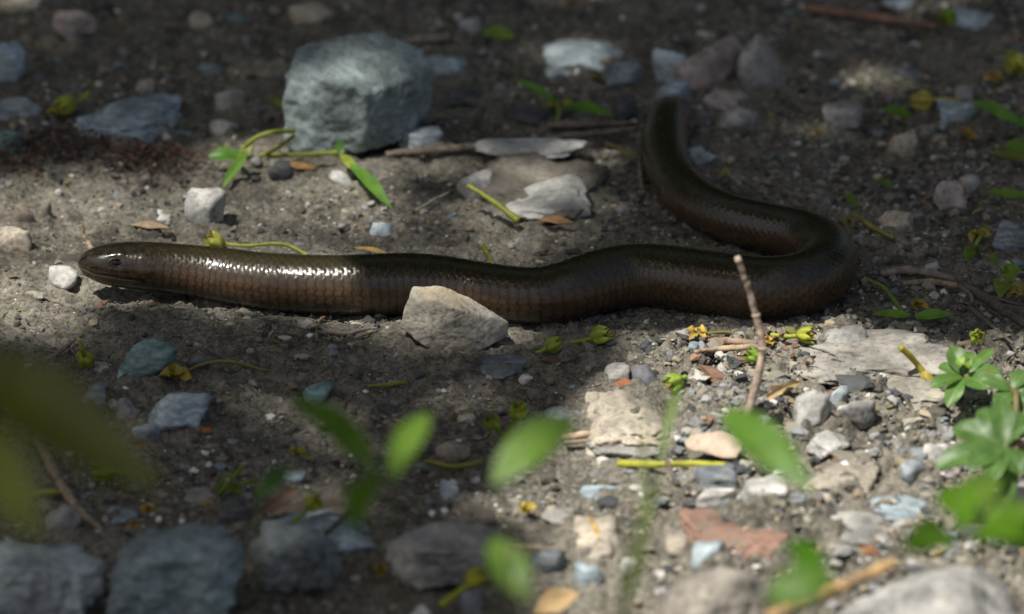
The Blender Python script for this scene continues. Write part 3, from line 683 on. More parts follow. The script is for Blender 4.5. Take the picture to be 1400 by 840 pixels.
while npeb < 185 and tries < 6000:
    tries += 1
    px, py = rng.uniform(5, 1395), rng.uniform(4, 836)
    inb = bool(inside(SUNPATCH_R, A([px]), A([py]))[0])
    if not inb and rng.random() < (.35 if py < 430 else .25): continue
    if 20 < px < 560 and 230 < py < 470 and rng.random() < .75: continue
    size = rng.uniform(11, 19) * (1.15 if inb else 1) * (1.5 if rng.random() < .07 else 1)
    b = (px - size * .6, py - size * .5, px + size * .6, py + size * .5)
    if any(b[0] < o[2] and b[2] > o[0] and b[1] < o[3] and b[3] > o[1] for o in OCC): continue
    mi = int(rng.integers(len(PEBM))); pm, shp = PEBM[mi]
    ci = int(rng.choice(len(PCOL), p=PW)); cn, cc, cm = PCOL[ci]
    dm = sorted(MARKS, key=lambda q: (q[0] - px) ** 2 + 3 * (q[1] - py) ** 2)[0]
    dx, dy = px - dm[0], py - dm[1]
    where = ("right of" if dx > 0 else "left of") if abs(dx) > 1.3 * abs(dy) else ("in front of" if dy > 0 else "behind")
    near = "close" if math.hypot(dx, dy) < 75 else "some way"
    lab = f"{'tiny' if size < 15 else 'small'} {cn} {shp} pebble {near} {where} {dm[2]}"
    if lab in used: continue
    used.add(lab); OCC.append(b); npeb += 1
    P = at_g(px, py); s = size / ppm(P) / .0034
    me_ = pm
    o = bpy.data.objects.new("pebble", me_); col.objects.link(o)
    if not me_.materials: me_.materials.append(None)
    o.material_slots[0].link = 'OBJECT'; o.material_slots[0].material = cm
    v = rng.uniform(.8, 1.2); o.color = (cc[0] * v, cc[1] * v, cc[2] * v, 1)
    o.scale = (s, s, s); o.rotation_euler = (rng.uniform(-.3, .3), rng.uniform(-.3, .3), rng.uniform(0, 6.28)); o.location = P + A([0, 0, size / ppm(P) * .16])
    tag(o, lab, "pebble", "small pebbles scattered over the ground")

# grit nobody could count
def scatter(n, xs, ys):
    return rng.uniform(*xs, n), rng.uniform(*ys, n)
def grit(n, smin, smed, smax, sig, tier):
    x, y = scatter(int(n * 2.4), (-.18, .18), (-.26, .35))
    dens = .42 + .5 * fbm2(x, y, 28, 3, 71 + tier) + .7 * rough_mask(x, y) + .25 * np.clip(x / .1, -1, 1) * (y > 0)
    if tier == 2: dens = .03 + .9 * rough_mask(x, y) * (.5 + fbm2(x, y, 40, 2, 75)) + .30 * (x > .05) * (.6 + fbm2(x, y, 30, 2, 78))
    keep = rng.random(len(x)) < np.clip(dens, .08 if tier < 2 else .03, 1); x, y = x[keep][:n], y[keep][:n]; n = len(x)
    if tier == 0: V0, F0 = ico(1)
    elif tier == 2: V0, F0 = stone_shape(71, (2, 2, 1.7), 2, None, 9, 18, .08)
    else:
        V0 = A([[1, 0, 0], [-1, 0, 0], [0, 1, 0], [0, -1, 0], [0, 0, 1], [0, 0, -1.0]]); F0 = A([[0, 2, 4], [2, 1, 4], [1, 3, 4], [3, 0, 4], [2, 0, 5], [1, 2, 5], [3, 1, 5], [0, 3, 5]])
    nv = len(V0); rmk = rough_mask(x, y)
    size = np.clip(np.exp(rng.normal(math.log(smed), sig, n)), smin, smax) * (1 + .35 * rmk)
    j = rng.uniform(.55, 1.3, (n, nv, 1)); S = rng.uniform(.55, 1.25, (n, 1, 3)) * size[:, None, None]
    a = rng.uniform(0, 6.28, n); ca, sa = np.cos(a), np.sin(a)
    V = V0[None] * j * S; V[:, :, 2] *= .75
    Vx = V[:, :, 0] * ca[:, None] - V[:, :, 1] * sa[:, None]; Vy = V[:, :, 0] * sa[:, None] + V[:, :, 1] * ca[:, None]
    z = H(x, y) + .0011 * fbm2(x, y, 190, 3, 31) * (1 + .9 * rmk) + size * .1
    P = np.stack([Vx + x[:, None], Vy + y[:, None], V[:, :, 2] + z[:, None]], -1).reshape(-1, 3)
    F = (F0[None] + (np.arange(n) * nv)[:, None, None]).reshape(-1, 3)
    pal = A([(.165, .150, .116), (.205, .188, .148), (.265, .244, .196), (.085, .077, .062), (.26, .255, .245), (.18, .196, .206), (.06, .062, .065), (.45, .43, .39), (.66, .64, .6), (.32, .26, .18), (.22, .13, .085)])
    pw = A([14, 15, 13, 17, 9, 10, 18, 6, 2.6, 4, .8]); k = rng.choice(len(pal), n, p=pw / pw.sum())
    c = pal[k] * rng.uniform(.75, 1.25, (n, 1)); c4 = np.repeat(np.column_stack([c, np.ones(n)]), nv, 0)
    return P, F, c4
P0, F0_, c0_ = grit(20000, .0005, .0008, .0026, .42, 0); P1, F1_, c1_ = grit(75000, .00018, .00034, .0008, .40, 1)
P2, F2_, c2_ = grit(3600, .0009, .0014, .0026, .3, 2)
me = mesh("gravel", np.vstack([P0, P1, P2]), np.vstack([F0_, F1_ + len(P0), F2_ + len(P0) + len(P1)]), False); attr(me, "tint", np.vstack([c0_, c1_, c2_]), 'FLOAT_COLOR')
tag(obj("gravel", me, M_GRIT), "fine grey and tan grit covering the bare soil", "gravel", None, "stuff")

# brown crumbs and bits of dry plant
def crumbs(name, label, n, xs, ys, pal, sz, weight=None, height=None, long=2.5):
    x, y = scatter(n * 3, xs, ys)
    w_ = weight(x, y) if weight else np.full(len(x), .5)
    keep = rng.random(len(x)) < w_; x, y = x[keep][:n], y[keep][:n]; n = len(x)
    V0, F0 = ico(1); nv = len(V0)
    size = np.exp(rng.normal(math.log(sz), .4, n)); S = np.stack([size * rng.uniform(1, long, n), size * rng.uniform(.4, .9, n), size * rng.uniform(.2, .6, n)], -1)[:, None]
    V = V0[None] * rng.uniform(.6, 1.3, (n, nv, 1)) * S
    a = rng.uniform(0, 6.28, n)[:, None]; tl = rng.uniform(-.6, .6, n)[:, None]
    Vx, Vz = V[:, :, 0] * np.cos(tl) - V[:, :, 2] * np.sin(tl), V[:, :, 0] * np.sin(tl) + V[:, :, 2] * np.cos(tl)
    X, Y = Vx * np.cos(a) - V[:, :, 1] * np.sin(a), Vx * np.sin(a) + V[:, :, 1] * np.cos(a)
    z = H(x, y) + size * .5 + (height(x, y) * rng.random(n) if height else 0)
    P = np.stack([X + x[:, None], Y + y[:, None], Vz + z[:, None]], -1).reshape(-1, 3)
    F = (F0[None] + (np.arange(n) * nv)[:, None, None]).reshape(-1, 3)
    k = rng.integers(len(pal), size=n); c = A(pal)[k] * rng.uniform(.7, 1.25, (n, 1)); c4 = np.repeat(np.column_stack([c, np.ones(n)]), nv, 0)
    me = mesh(name, P, F, False); attr(me, "tint", c4, 'FLOAT_COLOR')
    return tag(obj(name, me, M_CRUMB), label, "litter", None, "stuff")
crumbs("plant_litter", "brown and straw coloured crumbs of dry plants strewn over the soil", 2600, (-.19, .19), (-.27, .36),
       [(.16, .11, .07), (.22, .16, .09), (.10, .07, .05), (.28, .21, .11), (.06, .05, .04), (.2, .2, .06)], .0006,
       lambda x, y: np.clip(.18 + .5 * fbm2(x, y, 20, 2, 91) + .35 * (x > .07), .03, 1))
pa, pb, pc = at_z(10, 228), at_z(90, 205), at_z(235, 232)
def seg_d(x, y):
    d = np.full(x.shape, 9.)
    for p, q in ((pa, pb), (pb, pc)):
        t = np.clip(((x - p[0]) * (q[0] - p[0]) + (y - p[1]) * (q[1] - p[1])) / ((q[0] - p[0]) ** 2 + (q[1] - p[1]) ** 2), 0, 1)
        d = np.minimum(d, np.hypot(x - p[0] - t * (q[0] - p[0]), (y - p[1] - t * (q[1] - p[1])) * .6))
    return d
crumbs("catkin_litter", "heap of reddish brown catkin litter by the flat slate", 2600, (pa[0] - .03, pc[0] + .02), (pc[1] - .03, pb[1] + .04),
       [(.075, .040, .028), (.10, .052, .034), (.05, .034, .028), (.15, .095, .065)], .00052,
       lambda x, y: np.exp(-(seg_d(x, y) / .0078) ** 2), lambda x, y: .008 * np.exp(-(seg_d(x, y) / .007) ** 2), 1.6)
px2 = at_z(1140, 512)
crumbs("bark_crumbs", "red-brown bark crumbs along the foot of the long pale slab", 130, (px2[0] - .018, px2[0] + .018), (px2[1] - .008, px2[1] + .008),
       [(.14, .06, .035), (.2, .1, .06), (.08, .05, .04)], .0006, lambda x, y: np.full(x.shape, .5), lambda x, y: .003 + 0 * x, 2.2)

# ------------------------------------------------------------------ twigs, stalks, straws
def pts_on(pts, lift=.0):
    """pts: (px, py[, height above ground m])"""
    return A([at_g(q[0], q[1], q[2] if len(q) > 2 else lift) for q in pts])
def stick(name, label, cat, pts, rpx, color, mat=None, lift=.001, n=30, seg=8, rough=.25, taper=None, group="dry twigs and straws on the ground", knots=(), fork=None):
    P = pts_on(pts, lift) if not isinstance(pts, np.ndarray) else pts
    s = ppm(P.mean(0)); R = A([r / s for r in (rpx if hasattr(rpx, "__len__") else [rpx] * len(P))])
    for p in P: p[2] = max(p[2], float(H(p[0], p[1])[0]) + .0002)
    v, f = tube(P, R, n, seg, rough, int(abs(P[0][0]) * 1e5))
    parts = [(v, f)]
    if knots:
        C = spline(P, 101)
        for k, rr in knots:
            c = C[int(k * 100)]; V0, F0 = ico(2); V = c + V0 * rr / s * A([1, 1, .75]); parts.append((V, F0))
    if fork is not None:
        for fk in fork: parts.append(tube(pts_on(fk[0], lift), [fk[1] / s, fk[1] * .5 / s] if len(fk[0]) == 2 else fk[1] / s, 12, 6, .2))
    v, f = join(parts); o0 = P[0]
    o = obj(name, mesh(name, v - o0, f), mat or M_TWIG, None, o0, color)
    return tag(o, label, cat, group)
TAN = (.42, .32, .22); STRAW = (.45, .36, .2); GBR = (.2, .165, .125); REDB = (.24, .12, .075); GRN = (.19, .27, .045); YGR = (.33, .36, .06); DGRN = (.09, .19, .03)
base = at_g(1017, 594, .002)
up = lambda px, py, lean: (lambda d: CAM + d * (((base[1] + lean) - CAM[1]) / d[1]))(ray(px, py))
tw = A([base, up(1034, 525, .002), up(1041, 490, .0035), up(1041, 462, .004), up(1029, 415, .004), up(1018, 380, .003), up(1008, 352, .002)])
stick("twig", "pale dry twig standing upright in front of the lizard", "twig", tw, [6, 5.8, 5.5, 5.2, 4.9, 4.6, 4.4], (.41, .315, .24), n=120, seg=12, rough=.16, knots=((.44, 6.8), (.63, 6.4), (.985, 5.4)))
stick("twig", "long brown twig lying from the big block to the tail", "twig", [(528, 211), (600, 205), (690, 196), (770, 188), (872, 176)], [5, 6, 5, 5.5, 4], GBR, lift=.003, n=50, knots=((.3, 7), (.62, 6)))
stick("twig", "short grey-brown stick above the long twig by the tail", "twig", [(748, 172), (800, 170), (868, 168)], [5, 6, 3], (.22, .18, .14), lift=.002)
stick("stem", "reddish brown stem lying at the top right", "twig", [(1098, 11), (1150, 18), (1210, 26), (1282, 37)], [6, 7, 6, 5], (.33, .17, .105), lift=.003, knots=((.45, 9),))
stick("twig", "dry grey-brown twig slanting at the lower left", "twig", [(50, 600, .004), (72, 640, .004), (95, 680, .004), (118, 708, .003), (142, 724, .001)], [7, 7, 6.5, 5.5, 3], (.33, .26, .18), n=40, knots=((.05, 9), (.5, 8)))
stick("straw", "short pale straw standing behind the snout", "straw", [(125, 342, .001), (117, 326, .004), (110, 308, .008)], [4, 3.6, 3], (.5, .38, .25))
stick("straw", "thin grey straw leaning behind the lizard's back", "straw", [(568, 288, .001), (590, 275, .002), (614, 263, .003)], [2.2, 2, 1.6], (.42, .38, .3))
stick("stick", "brown stick on the sunlit edge left of the upright twig", "twig", [(965, 466), (1000, 467), (1036, 470)], [5, 5.5, 5], (.30, .21, .15), lift=.002)
stick("stick", "tan stick in front of the brown one beside the upright twig", "twig", [(950, 481), (990, 477), (1040, 474)], [3, 4.5, 4], (.40, .29, .19), lift=.002)
stick("straw", "arched thin straw behind the brown stick", "straw", [(965, 457, .001), (985, 454, .003), (1010, 456, .001)], [1.6, 1.8, 1.5], STRAW)
stick("stick", "grey flattened stick right of the lizard's bend", "twig", [(1203, 374), (1250, 370), (1306, 383)], [5, 6.5, 4], (.28, .24, .19), lift=.002)
stick("stick", "tan stick just in front of the grey flattened one", "twig", [(1234, 388), (1275, 386), (1314, 392)], [4, 5, 4], (.34, .26, .16), lift=.002)
stick("twig", "thin dark branching twig by the big dark leaf", "twig", [(62, 494), (80, 482), (103, 464)], [3, 3.5, 2], (.25, .2, .17), lift=.001, fork=[([(80, 482), (60, 478)], 2), ([(92, 472), (104, 486)], 1.6)])
stick("root", "pale curled rootlet below the lizard's flank", "root", [(448, 453), (475, 456), (500, 450), (516, 449)], [4.5, 3, 2.6, 2], (.38, .33, .25), lift=.001, fork=[([(486, 462), (505, 455), (512, 453)], 2.2)])
stick("twig", "dark twigs tangled at the right edge below the green leaves", "twig", [(1318, 392), (1350, 410), (1402, 444)], [6, 7, 6], (.12, .10, .085), lift=.004, fork=[([(1340, 404), (1400, 418)], 4), ([(1325, 420), (1385, 470)], 4)])
stick("straw", "thin looping straw left of the tangled twigs", "straw", [(1310, 390, .003), (1328, 405, .006), (1326, 425, .002)], [2.5, 2.5, 2.5], (.27, .23, .18))
stick("stalk", "dry tan stalk crossing the big smooth grey rock", "stalk", A([at_d(1050, 845, 1.14), at_d(1110, 820, 1.135), at_d(1165, 795, 1.13), at_d(1225, 768, 1.13)]), [11, 10, 9, 7], (.42, .27, .12))
stick("stick", "pale stick between the sunlit buff stone and its grey slab", "twig", [(768, 600), (800, 594), (830, 588)], [5, 5, 3], TAN, lift=.003, fork=[([(772, 606), (806, 602)], 3.5)])
stick("straw", "thin pale straw in front of the streaked rock's right end", "straw", [(672, 742), (720, 748), (774, 752)], [3, 4, 3], (.5, .4, .28), lift=.004)
stick("straw", "small ochre straw standing in the cracked soil", "straw", [(820, 742, .001), (815, 724, .003), (806, 708, .005)], [4, 3.5, 3], (.5, .33, .1))
stick("twig", "short dark twig on the pale bluish slab", "twig", [(446, 730), (462, 715), (476, 700)], [3.5, 4, 3], (.10, .075, .06), lift=.006)
stick("stick", "brown stick far behind, right of the big block", "twig", [(555, 56), (585, 53), (613, 50)], [5, 6, 6], (.33, .27, .2), lift=.002)
stick("rootlet", "thin dark rootlet dangling in front of the pale dry leaf", "root", [(908, 620, .006), (918, 645, .004), (930, 668, .001)], [3, 3, 2], (.14, .10, .08))
stick("straw", "grey straw sliver in the soil left of the tail", "straw", [(874, 215), (876, 235), (878, 258)], [3, 4, 2], (.25, .2, .15), lift=.002)
G2 = "green stalks and blades fallen on the ground"
stick("stalk", "yellow-green stalk lying across the white patch of the soil-coated stone", "stalk", [(640, 254, .009), (672, 274, .008), (709, 302, .004)], [3, 4, 5], YGR, M_BUD, group=G2)
stick("stalk", "short green stalk peeking up behind the lizard's back", "stalk", [(676, 366, .001), (668, 350, .004), (659, 334, .007)], [3.5, 3, 2.6], YGR, M_BUD, group=G2)
stick("stalk", "yellow straw lying on the shaded soil in front of the lizard", "stalk", [(503, 528), (528, 526), (553, 523)], [2, 3, 3], (.36, .31, .05), M_BUD, lift=.0012, group=G2)
stick("stalk", "bright yellow-green stalk in the sun below the pale dry leaf", "stalk", [(846, 634), (900, 635), (950, 634), (992, 637)], [6, 5, 4.5, 5], (.45, .45, .05), M_BUD, lift=.003, group=G2)
stick("stalk", "thin green stalk in front of the pale tan stone", "stalk", [(582, 630), (620, 638), (660, 632)], [3, 4, 4], (.24, .24, .04), M_BUD, lift=.002, group=G2)
stick("stalk", "pale green stalk at the left beside the dry twig", "stalk", [(36, 680), (60, 674), (90, 672)], [4, 4.5, 4], YGR, M_BUD, lift=.003, group=G2)
stick("stalk", "thin green stalk rising right of the lizard's bend", "stalk", [(1186, 382, .006), (1210, 395, .005), (1230, 422, .001)], [2.5, 3, 4], GRN, M_BUD, group=G2)
stick("stalk", "yellowish stalk lying behind the lizard's outer bend", "stalk", [(1165, 292), (1195, 312), (1222, 326)], [4, 4, 3], (.3, .27, .08), M_BUD, lift=.002, group=G2)
stick("stalk", "small green tip beside the big block's left face", "stalk", [(388, 148, .003), (378, 138, .004), (369, 130, .006)], [4, 4.5, 3], YGR, M_BUD, group=G2)
stick("stalk", "green stalk end at the tip of the olive leaf", "stalk", [(170, 622, .010), (188, 638, .006), (204, 652, .002)], [5, 5.5, 6], (.27, .30, .04), M_BUD, group=G2)
stick("stalk", "thin curved stalk across the soil left of the tail", "stalk", [(828, 196), (848, 204), (864, 218)], [2.5, 2.5, 2], (.22, .2, .05), M_BUD, lift=.001, group=G2)

def blades(name, label, cat, stems, leaves, anchor, group=None, color=GRN, buds=()):
    """a fallen sprig: stems (points, r px), leaves (base px, tip px, width px, color, heights)"""
    o0 = at_g(*anchor); root = thing(name, label, cat, o0, group)
    for pts, r in stems:
        P = pts_on(pts, .002); s = ppm(P.mean(0)); v, f = tube(P, r / s, 24, 7, .1); obj("stem", mesh("stem", v - o0, f), M_BUD, root, None, color)
    for (b, t, wd, c, h0, h1) in leaves:
        B, T = at_g(b[0], b[1], h0), at_g(t[0], t[1], h1); s = ppm(B)
        v, f = leaf(B, T, A([random.uniform(-.2, .2), -.55, .8]), wd / s, random.uniform(.02, .1), .25, wav=.06, seed=b[0]); obj("leaf_blade", mesh("leaf_blade", v - o0, f), M_LEAF, root, None, c)
    for (b, r, c) in buds:
        P = at_g(b[0], b[1], .003); s = ppm(P); V, F = stone_shape(int(b[0]), (2 * r / s, 2 * r / s, 1.7 * r / s), 3, None, 12, 5, .14, 2.5); obj("knot", mesh("knot", V + P - o0, F), M_BUD, root, None, c)
    return root
blades("sprig", "green sprig with narrow leaves and yellow stalks in front of the big block", "sprig",
       [([(322, 216, .003), (345, 192, .010), (372, 181, .013), (402, 180, .010)], 3.4), ([(356, 214, .003), (380, 202, .007), (402, 186, .009)], 3.2), ([(366, 214, .003), (420, 211, .006), (462, 209, .006)], 3.6)],
       [((330, 212), (284, 215), 24, (.10, .24, .03), .006, .005), ((338, 208), (304, 258), 15, (.16, .32, .04), .008, .001), ((345, 202), (322, 225), 14, (.25, .33, .06), .009, .004),
        ((466, 212), (490, 236), 14, (.30, .36, .06), .006, .004), ((478, 224), (536, 287), 19, (.13, .28, .04), .006, .001), ((464, 214), (466, 190), 13, (.08, .19, .03), .005, .008)],
       (350, 216), None, (.34, .38, .07), [((338, 206), 9, (.45, .38, .12)), ((465, 210), 10, (.40, .30, .10))])
blades("sprig", "green sprig of two blades behind the tail", "sprig", [([(758, 138, .004), (765, 150, .004), (762, 166, .002)], 4)],
       [((760, 140), (703, 108), 15, (.17, .33, .04), .004, .010), ((768, 146), (840, 160), 19, (.13, .32, .03), .004, .005)], (764, 150), None, GRN, [((757, 141), 9, (.45, .38, .05)), ((777, 143), 8, (.42, .33, .05))])
blades("leaf_bit", "small bright green leaf bit at the top, right of the big block", "leaf", [], [((660, 44), (704, 52), 22, (.2, .33, .04), .003, .004)], (680, 50))
blades("grass_leaf", "green blade slanting in at the right edge behind the yellow bud", "grass leaf", [], [((1400, 174), (1326, 138), 20, (.15, .33, .04), .003, .009), ((1390, 172), (1425, 160), 20, (.15, .33, .04), .003, .004)], (1398, 174))
blades("grass_leaf", "narrow green blade at the right edge above the green leaves", "grass leaf", [], [((1412, 270), (1345, 263), 15, (.16, .30, .03), .003, .004)], (1400, 270))
blades("leaf_bit", "blurred green leaf at the right edge between the two blades", "leaf", [], [((1412, 214), (1372, 198), 32, (.14, .28, .03), .003, .006), ((1410, 222), (1350, 208), 12, (.2, .22, .04), .003, .004)], (1400, 215))
blades("leaf_bit", "long flat green leaf lying right of the lizard's bend", "leaf", [([(1228, 418, .003), (1240, 432, .002), (1252, 436, .002)], 3)], [((1250, 434), (1192, 430), 13, (.17, .34, .04), .003, .002), ((1246, 435), (1304, 430), 16, (.17, .36, .04), .002, .003)], (1245, 434))
blades("leaf_bit", "green leaf bit beside the yellow ball bud", "leaf", [], [((1246, 160), (1206, 150), 22, (.16, .32, .02), .002, .007)], (1235, 160))
blades("leaf_bit", "small green leaf bit behind the lizard's bend", "leaf", [], [((1194, 248), (1218, 258), 20, (.14, .27, .04), .002, .004), ((1156, 266), (1172, 284), 13, (.13, .25, .03), .004, .002)], (1210, 256))
blades("stem_tangle", "tangle of thin green stems above the dark bottom stone", "sprig", [([(300, 676, .002), (318, 655, .008), (332, 638, .012)], 3.6), ([(312, 664, .003), (330, 662, .005), (350, 657, .004)], 3.2), ([(296, 672, .002), (308, 652, .007), (316, 650, .008)], 3)],
       [((306, 668), (334, 676), 10, (.2, .28, .04), .003, .002)], (305, 675), None, (.2, .3, .04))
blades("green_cluster", "cluster of round green leaves at the right edge", "leaf", [([(1340, 352, .002), (1335, 335, .008), (1345, 318, .010)], 3)],
       [((1368, 372), (1350, 352), 30, (.2, .34, .04), .004, .010), ((1372, 380), (1396, 368), 28, (.2, .32, .04), .004, .008), ((1370, 385), (1366, 408), 24, (.24, .32, .05), .004, .003), ((1380, 390), (1402, 402), 24, (.28, .30, .05), .004, .003), ((1328, 355), (1318, 338), 20, (.16, .30, .03), .004, .008)], (1370, 388))

# fallen flower buds with stalks
def bud(label, pos, r, stalk=None, color=(.30, .36, .04), tilt=(0, 0), openness=.3, h=.003, name="flower_bud", cat="flower bud", tipcol=None, stalk_r=3.2, aim=None):
    """pos px, r px; the stalk is a list of px points that starts at the bud"""
    P = at_g(pos[0], pos[1], h); s = ppm(P); R = r / s; o0 = at_g(pos[0], pos[1] + r * .6)
    root = thing(name, label, cat, o0, "fallen yellow-green flowers and buds")
    if stalk:
        S = pts_on([(q[0], q[1], q[2] if len(q) > 2 else .002) for q in stalk]); ax = P - S[min(1, len(S) - 1)]; S = np.vstack([P, S])
        v, f = tube(S, [stalk_r / s * 1.25] + [stalk_r / s] * (len(S) - 1), 20, 7, .08); obj("stalk", mesh("stalk", v - o0, f), M_BUD, root, None, (color[0] * .95, color[1] * 1.0, color[2]))
    else: ax = A([random.uniform(-1, 1), random.uniform(-.5, .5), .6])
    if aim is not None: ax = A(aim, float)
    ax = ax / np.linalg.norm(ax); u = np.cross(ax, A([.3, .9, .2])); u /= np.linalg.norm(u); v_ = np.cross(ax, u)
    nl, ns = 14, 30; rs = random.Random(int(pos[0])); ph0 = rs.uniform(0, 6)
    t = np.linspace(0, 1, nl)[:, None]; th = np.linspace(0, 2 * np.pi, ns, endpoint=False)[None]
    lob = np.abs(np.cos(2.5 * th + ph0))
    rad = np.sin(np.pi * np.clip(t, 0, 1) ** .75 * (1 - openness * .55)) ** .75 * (.72 + .34 * lob) * R + .06 * R
    zz = (t * 2.0 - 1.0) * R * 1.15 - (1 - lob) * t ** 3 * R * .9
    V = P + ax * zz[..., None] + u * (rad * np.cos(th))[..., None] + v_ * (rad * np.sin(th))[..., None]
    V = V.reshape(-1, 3); V = V + fbm3(V, 1.6 / R, 2, int(pos[0]))[:, None] * R * .10 * (V - P) / R
    F = grid_faces(nl, ns); k = len(V); V = np.vstack([V, [P - ax * R * 1.1]]); j = np.arange(ns); cap = np.column_stack([np.full(ns, k), (j + 1) % ns, j])
    b = obj("bud", mesh("bud", V - o0, [F, cap]), M_BUD, root, None, color)
    V0, F0 = ico(2); obj("bud_core", mesh("bud_core", P + V0 * R * .5 - ax * R * .1 - o0, F0), M_BUD, b, None, tipcol or (.30, .27, .05))
    for i in range(4):
        a = rs.uniform(0, 6.28); d = ax * .9 + u * math.cos(a) * .35 + v_ * math.sin(a) * .35
        vv, f = tube(A([P + ax * R * .2, P + d * R * .8, P + d * R * rs.uniform(1.1, 1.5)]), [R * .09, R * .08, R * .11], 8, 5); obj("stamen", mesh("stamen", vv - o0, f), M_BUD, b, None, tipcol or (.36, .28, .05))
    return root
def crumple(label, pos, r, color, stalk=None, n=6, h=.002, name="withered_flower", cat="flower"):
    P = at_g(pos[0], pos[1], h); s = ppm(P); R = r / s; o0 = at_g(pos[0], pos[1] + r * .5); rs = random.Random(int(pos[0] * 3 + pos[1]))
    root = thing(name, label, cat, o0, "withered yellow flowers")
    for i in range(n):
        a = i / n * 6.28 + rs.uniform(-.4, .4); d = A([math.cos(a), math.sin(a) * .8, rs.uniform(-.1, .9)]); d /= np.linalg.norm(d)
        v, f = leaf(P - d * R * .15, P + d * R * rs.uniform(.9, 1.25), A([rs.uniform(-.4, .4), rs.uniform(-.6, .2), 1]), R * rs.uniform(.6, .95), rs.uniform(.1, .45), rs.uniform(.2, .6), 10, 5, .6, .25, i)
        g = rs.uniform(.75, 1.2); obj("petal", mesh("petal", v - o0, f), M_BUD, root, None, (color[0] * g, color[1] * g * rs.uniform(.85, 1.05), color[2] * g))
    if stalk:
        S = np.vstack([P, pts_on([(q[0], q[1], q[2] if len(q) > 2 else .0015) for q in stalk])]); v, f = tube(S, 2.4 / s, 20, 6, .1); obj("stalk", mesh("stalk", v - o0, f), M_BUD, root, None, (.28, .24, .07))
    return root
bud("yellow-green bud hanging on a short stalk at the left, by the dark twig", (117, 491), 12, [(112, 478, .008), (109, 466, .010)], (.36, .36, .03), openness=.2)
bud("bright green bud with its stalk pointing left, beside the pale rough rock", (757, 471), 11, [(745, 478, .002), (733, 484, .001)], (.34, .42, .05))
bud("larger bright green bud right of the smaller one below the lizard", (820, 459), 12.5, [(802, 465, .002), (781, 469, .001)], (.36, .44, .05), openness=.35)
bud("small green bud at the foot of the upright twig's shadow side", (1030, 487), 9.5, None, (.25, .42, .05), openness=.5)
bud("yellow-green bud on a long stalk behind the long pale slab", (1100, 458), 11, [(1080, 460, .003), (1054, 458, .002)], (.38, .40, .04), openness=.6)
bud("fuzzy green bud in the sun behind the buff stone", (922, 522), 12, [(938, 515, .004)], (.30, .42, .06), openness=.7)
bud("blurred upright green bud, left one of a pair in the shade", (673, 577), 11, [(684, 592, .005), (690, 604, .001)], (.22, .32, .03), h=.009)
bud("blurred upright green bud, right one of a pair in the shade", (708, 563), 12, [(698, 582, .007), (692, 604, .001)], (.24, .34, .03), h=.012, openness=.5)
bud("green bud with reddish tip and stalk to the right under the olive leaf", (140, 645), 14, [(165, 647, .003), (196, 650, .002)], (.20, .34, .03), tipcol=(.3, .1, .04), openness=.5)
bud("yellow bud with a stalk leaning left at the bottom middle", (650, 790), 13, [(632, 806, .006), (602, 828, .002)], (.42, .43, .03), h=.009, stalk_r=5)
bud("green bud on the curled strip of bark", (429, 688), 12, [(416, 702, .008), (402, 712, .006)], (.34, .40, .03), h=.012, openness=.2)
bud("green bud at the left between the flat slates", (90, 143), 13, [(112, 136, .006), (122, 126, .007)], (.34, .40, .05), h=.005)
bud("yellow ball shaped bud at the upper right", (1260, 139), 14, [(1285, 136, .003), (1312, 138, .002)], (.55, .47, .10), openness=.1)
bud("small flower bud right behind the lizard's neck with a long thin stalk", (294, 331), 12, [(318, 335, .002), (345, 336, .003), (375, 333, .004), (400, 338, .003), (424, 352, .001)], (.40, .42, .08), stalk_r=2.6, tipcol=(.4, .25, .12), openness=.55, aim=(-.8, 0, .6))
bud("yellow flower with a stalk rising left on the crusted slab", (1268, 517), 11, [(1255, 500, .006), (1244, 487, .010), (1231, 475, .013)], (.45, .36, .06), stalk_r=4.5, h=.004, openness=.8, tipcol=(.45, .26, .05))
bud("green bud on the tangled litter at the top right corner", (1296, 24), 12, [(1306, 20, .006)], (.26, .40, .03), h=.006)
bud("yellow-green bud at the right edge above the withered flower", (1388, 88), 14, [(1380, 70, .008)], (.42, .42, .05), h=.006)
bud("small green bud under the long flat leaf behind the slab", (1336, 460), 10, [(1330, 470, .003)], (.30, .38, .05), h=.008)
crumple("withered yellow flower left of the green bud between the flat slates", (74, 159), 13, (.46, .33, .04))
crumple("yellow withered flower on the soil right of the streaked rock", (721, 702), 15, (.60, .46, .08), n=7)
crumple("withered yellow flower with a long thin stalk in the shade below the lizard", (240, 518), 20, (.38, .31, .05), [(272, 500, .003), (310, 494, .004), (364, 507, .001)], 7)
crumple("brownish yellow withered bud left of the blurred green leaf", (408, 624), 15, (.36, .33, .04), [(430, 628, .003)])
crumple("curled ochre flower in the sun left of the brown stick", (952, 459), 15, (.50, .36, .06), [(980, 455, .003), (1006, 458, .001)])
crumple("yellow withered scrap behind the upright twig's foot", (1052, 470), 11, (.50, .38, .07))
crumple("withered orange-yellow flower above the bluish stone at the right", (1358, 110), 15, (.45, .32, .07))
crumple("yellow flower scraps left of the green leaf cluster", (1338, 328), 18, (.42, .36, .06), [(1322, 348, .004)], 7)
crumple("ochre scrap behind the lizard's outer bend", (1162, 307), 14, (.28, .22, .06))
crumple("yellow ring shaped flower above the mottled teal rock", (203, 703), 13, (.42, .30, .03))
crumple("orange scrap beside the yellow ring flower", (183, 720), 10, (.42, .22, .03))
crumple("brownish flower scrap between dark rock and streaked rock", (520, 786), 14, (.33, .24, .04))
crumple("yellow scraps on the long flat leaf right of the bend", (1256, 422), 14, (.42, .34, .05))
crumple("yellow scrap by the tangled dark twigs", (1388, 404), 12, (.42, .32, .06))
crumple("ochre scrap in front of the withered grass at the upper right", (1320, 188), 15, (.33, .23, .05))
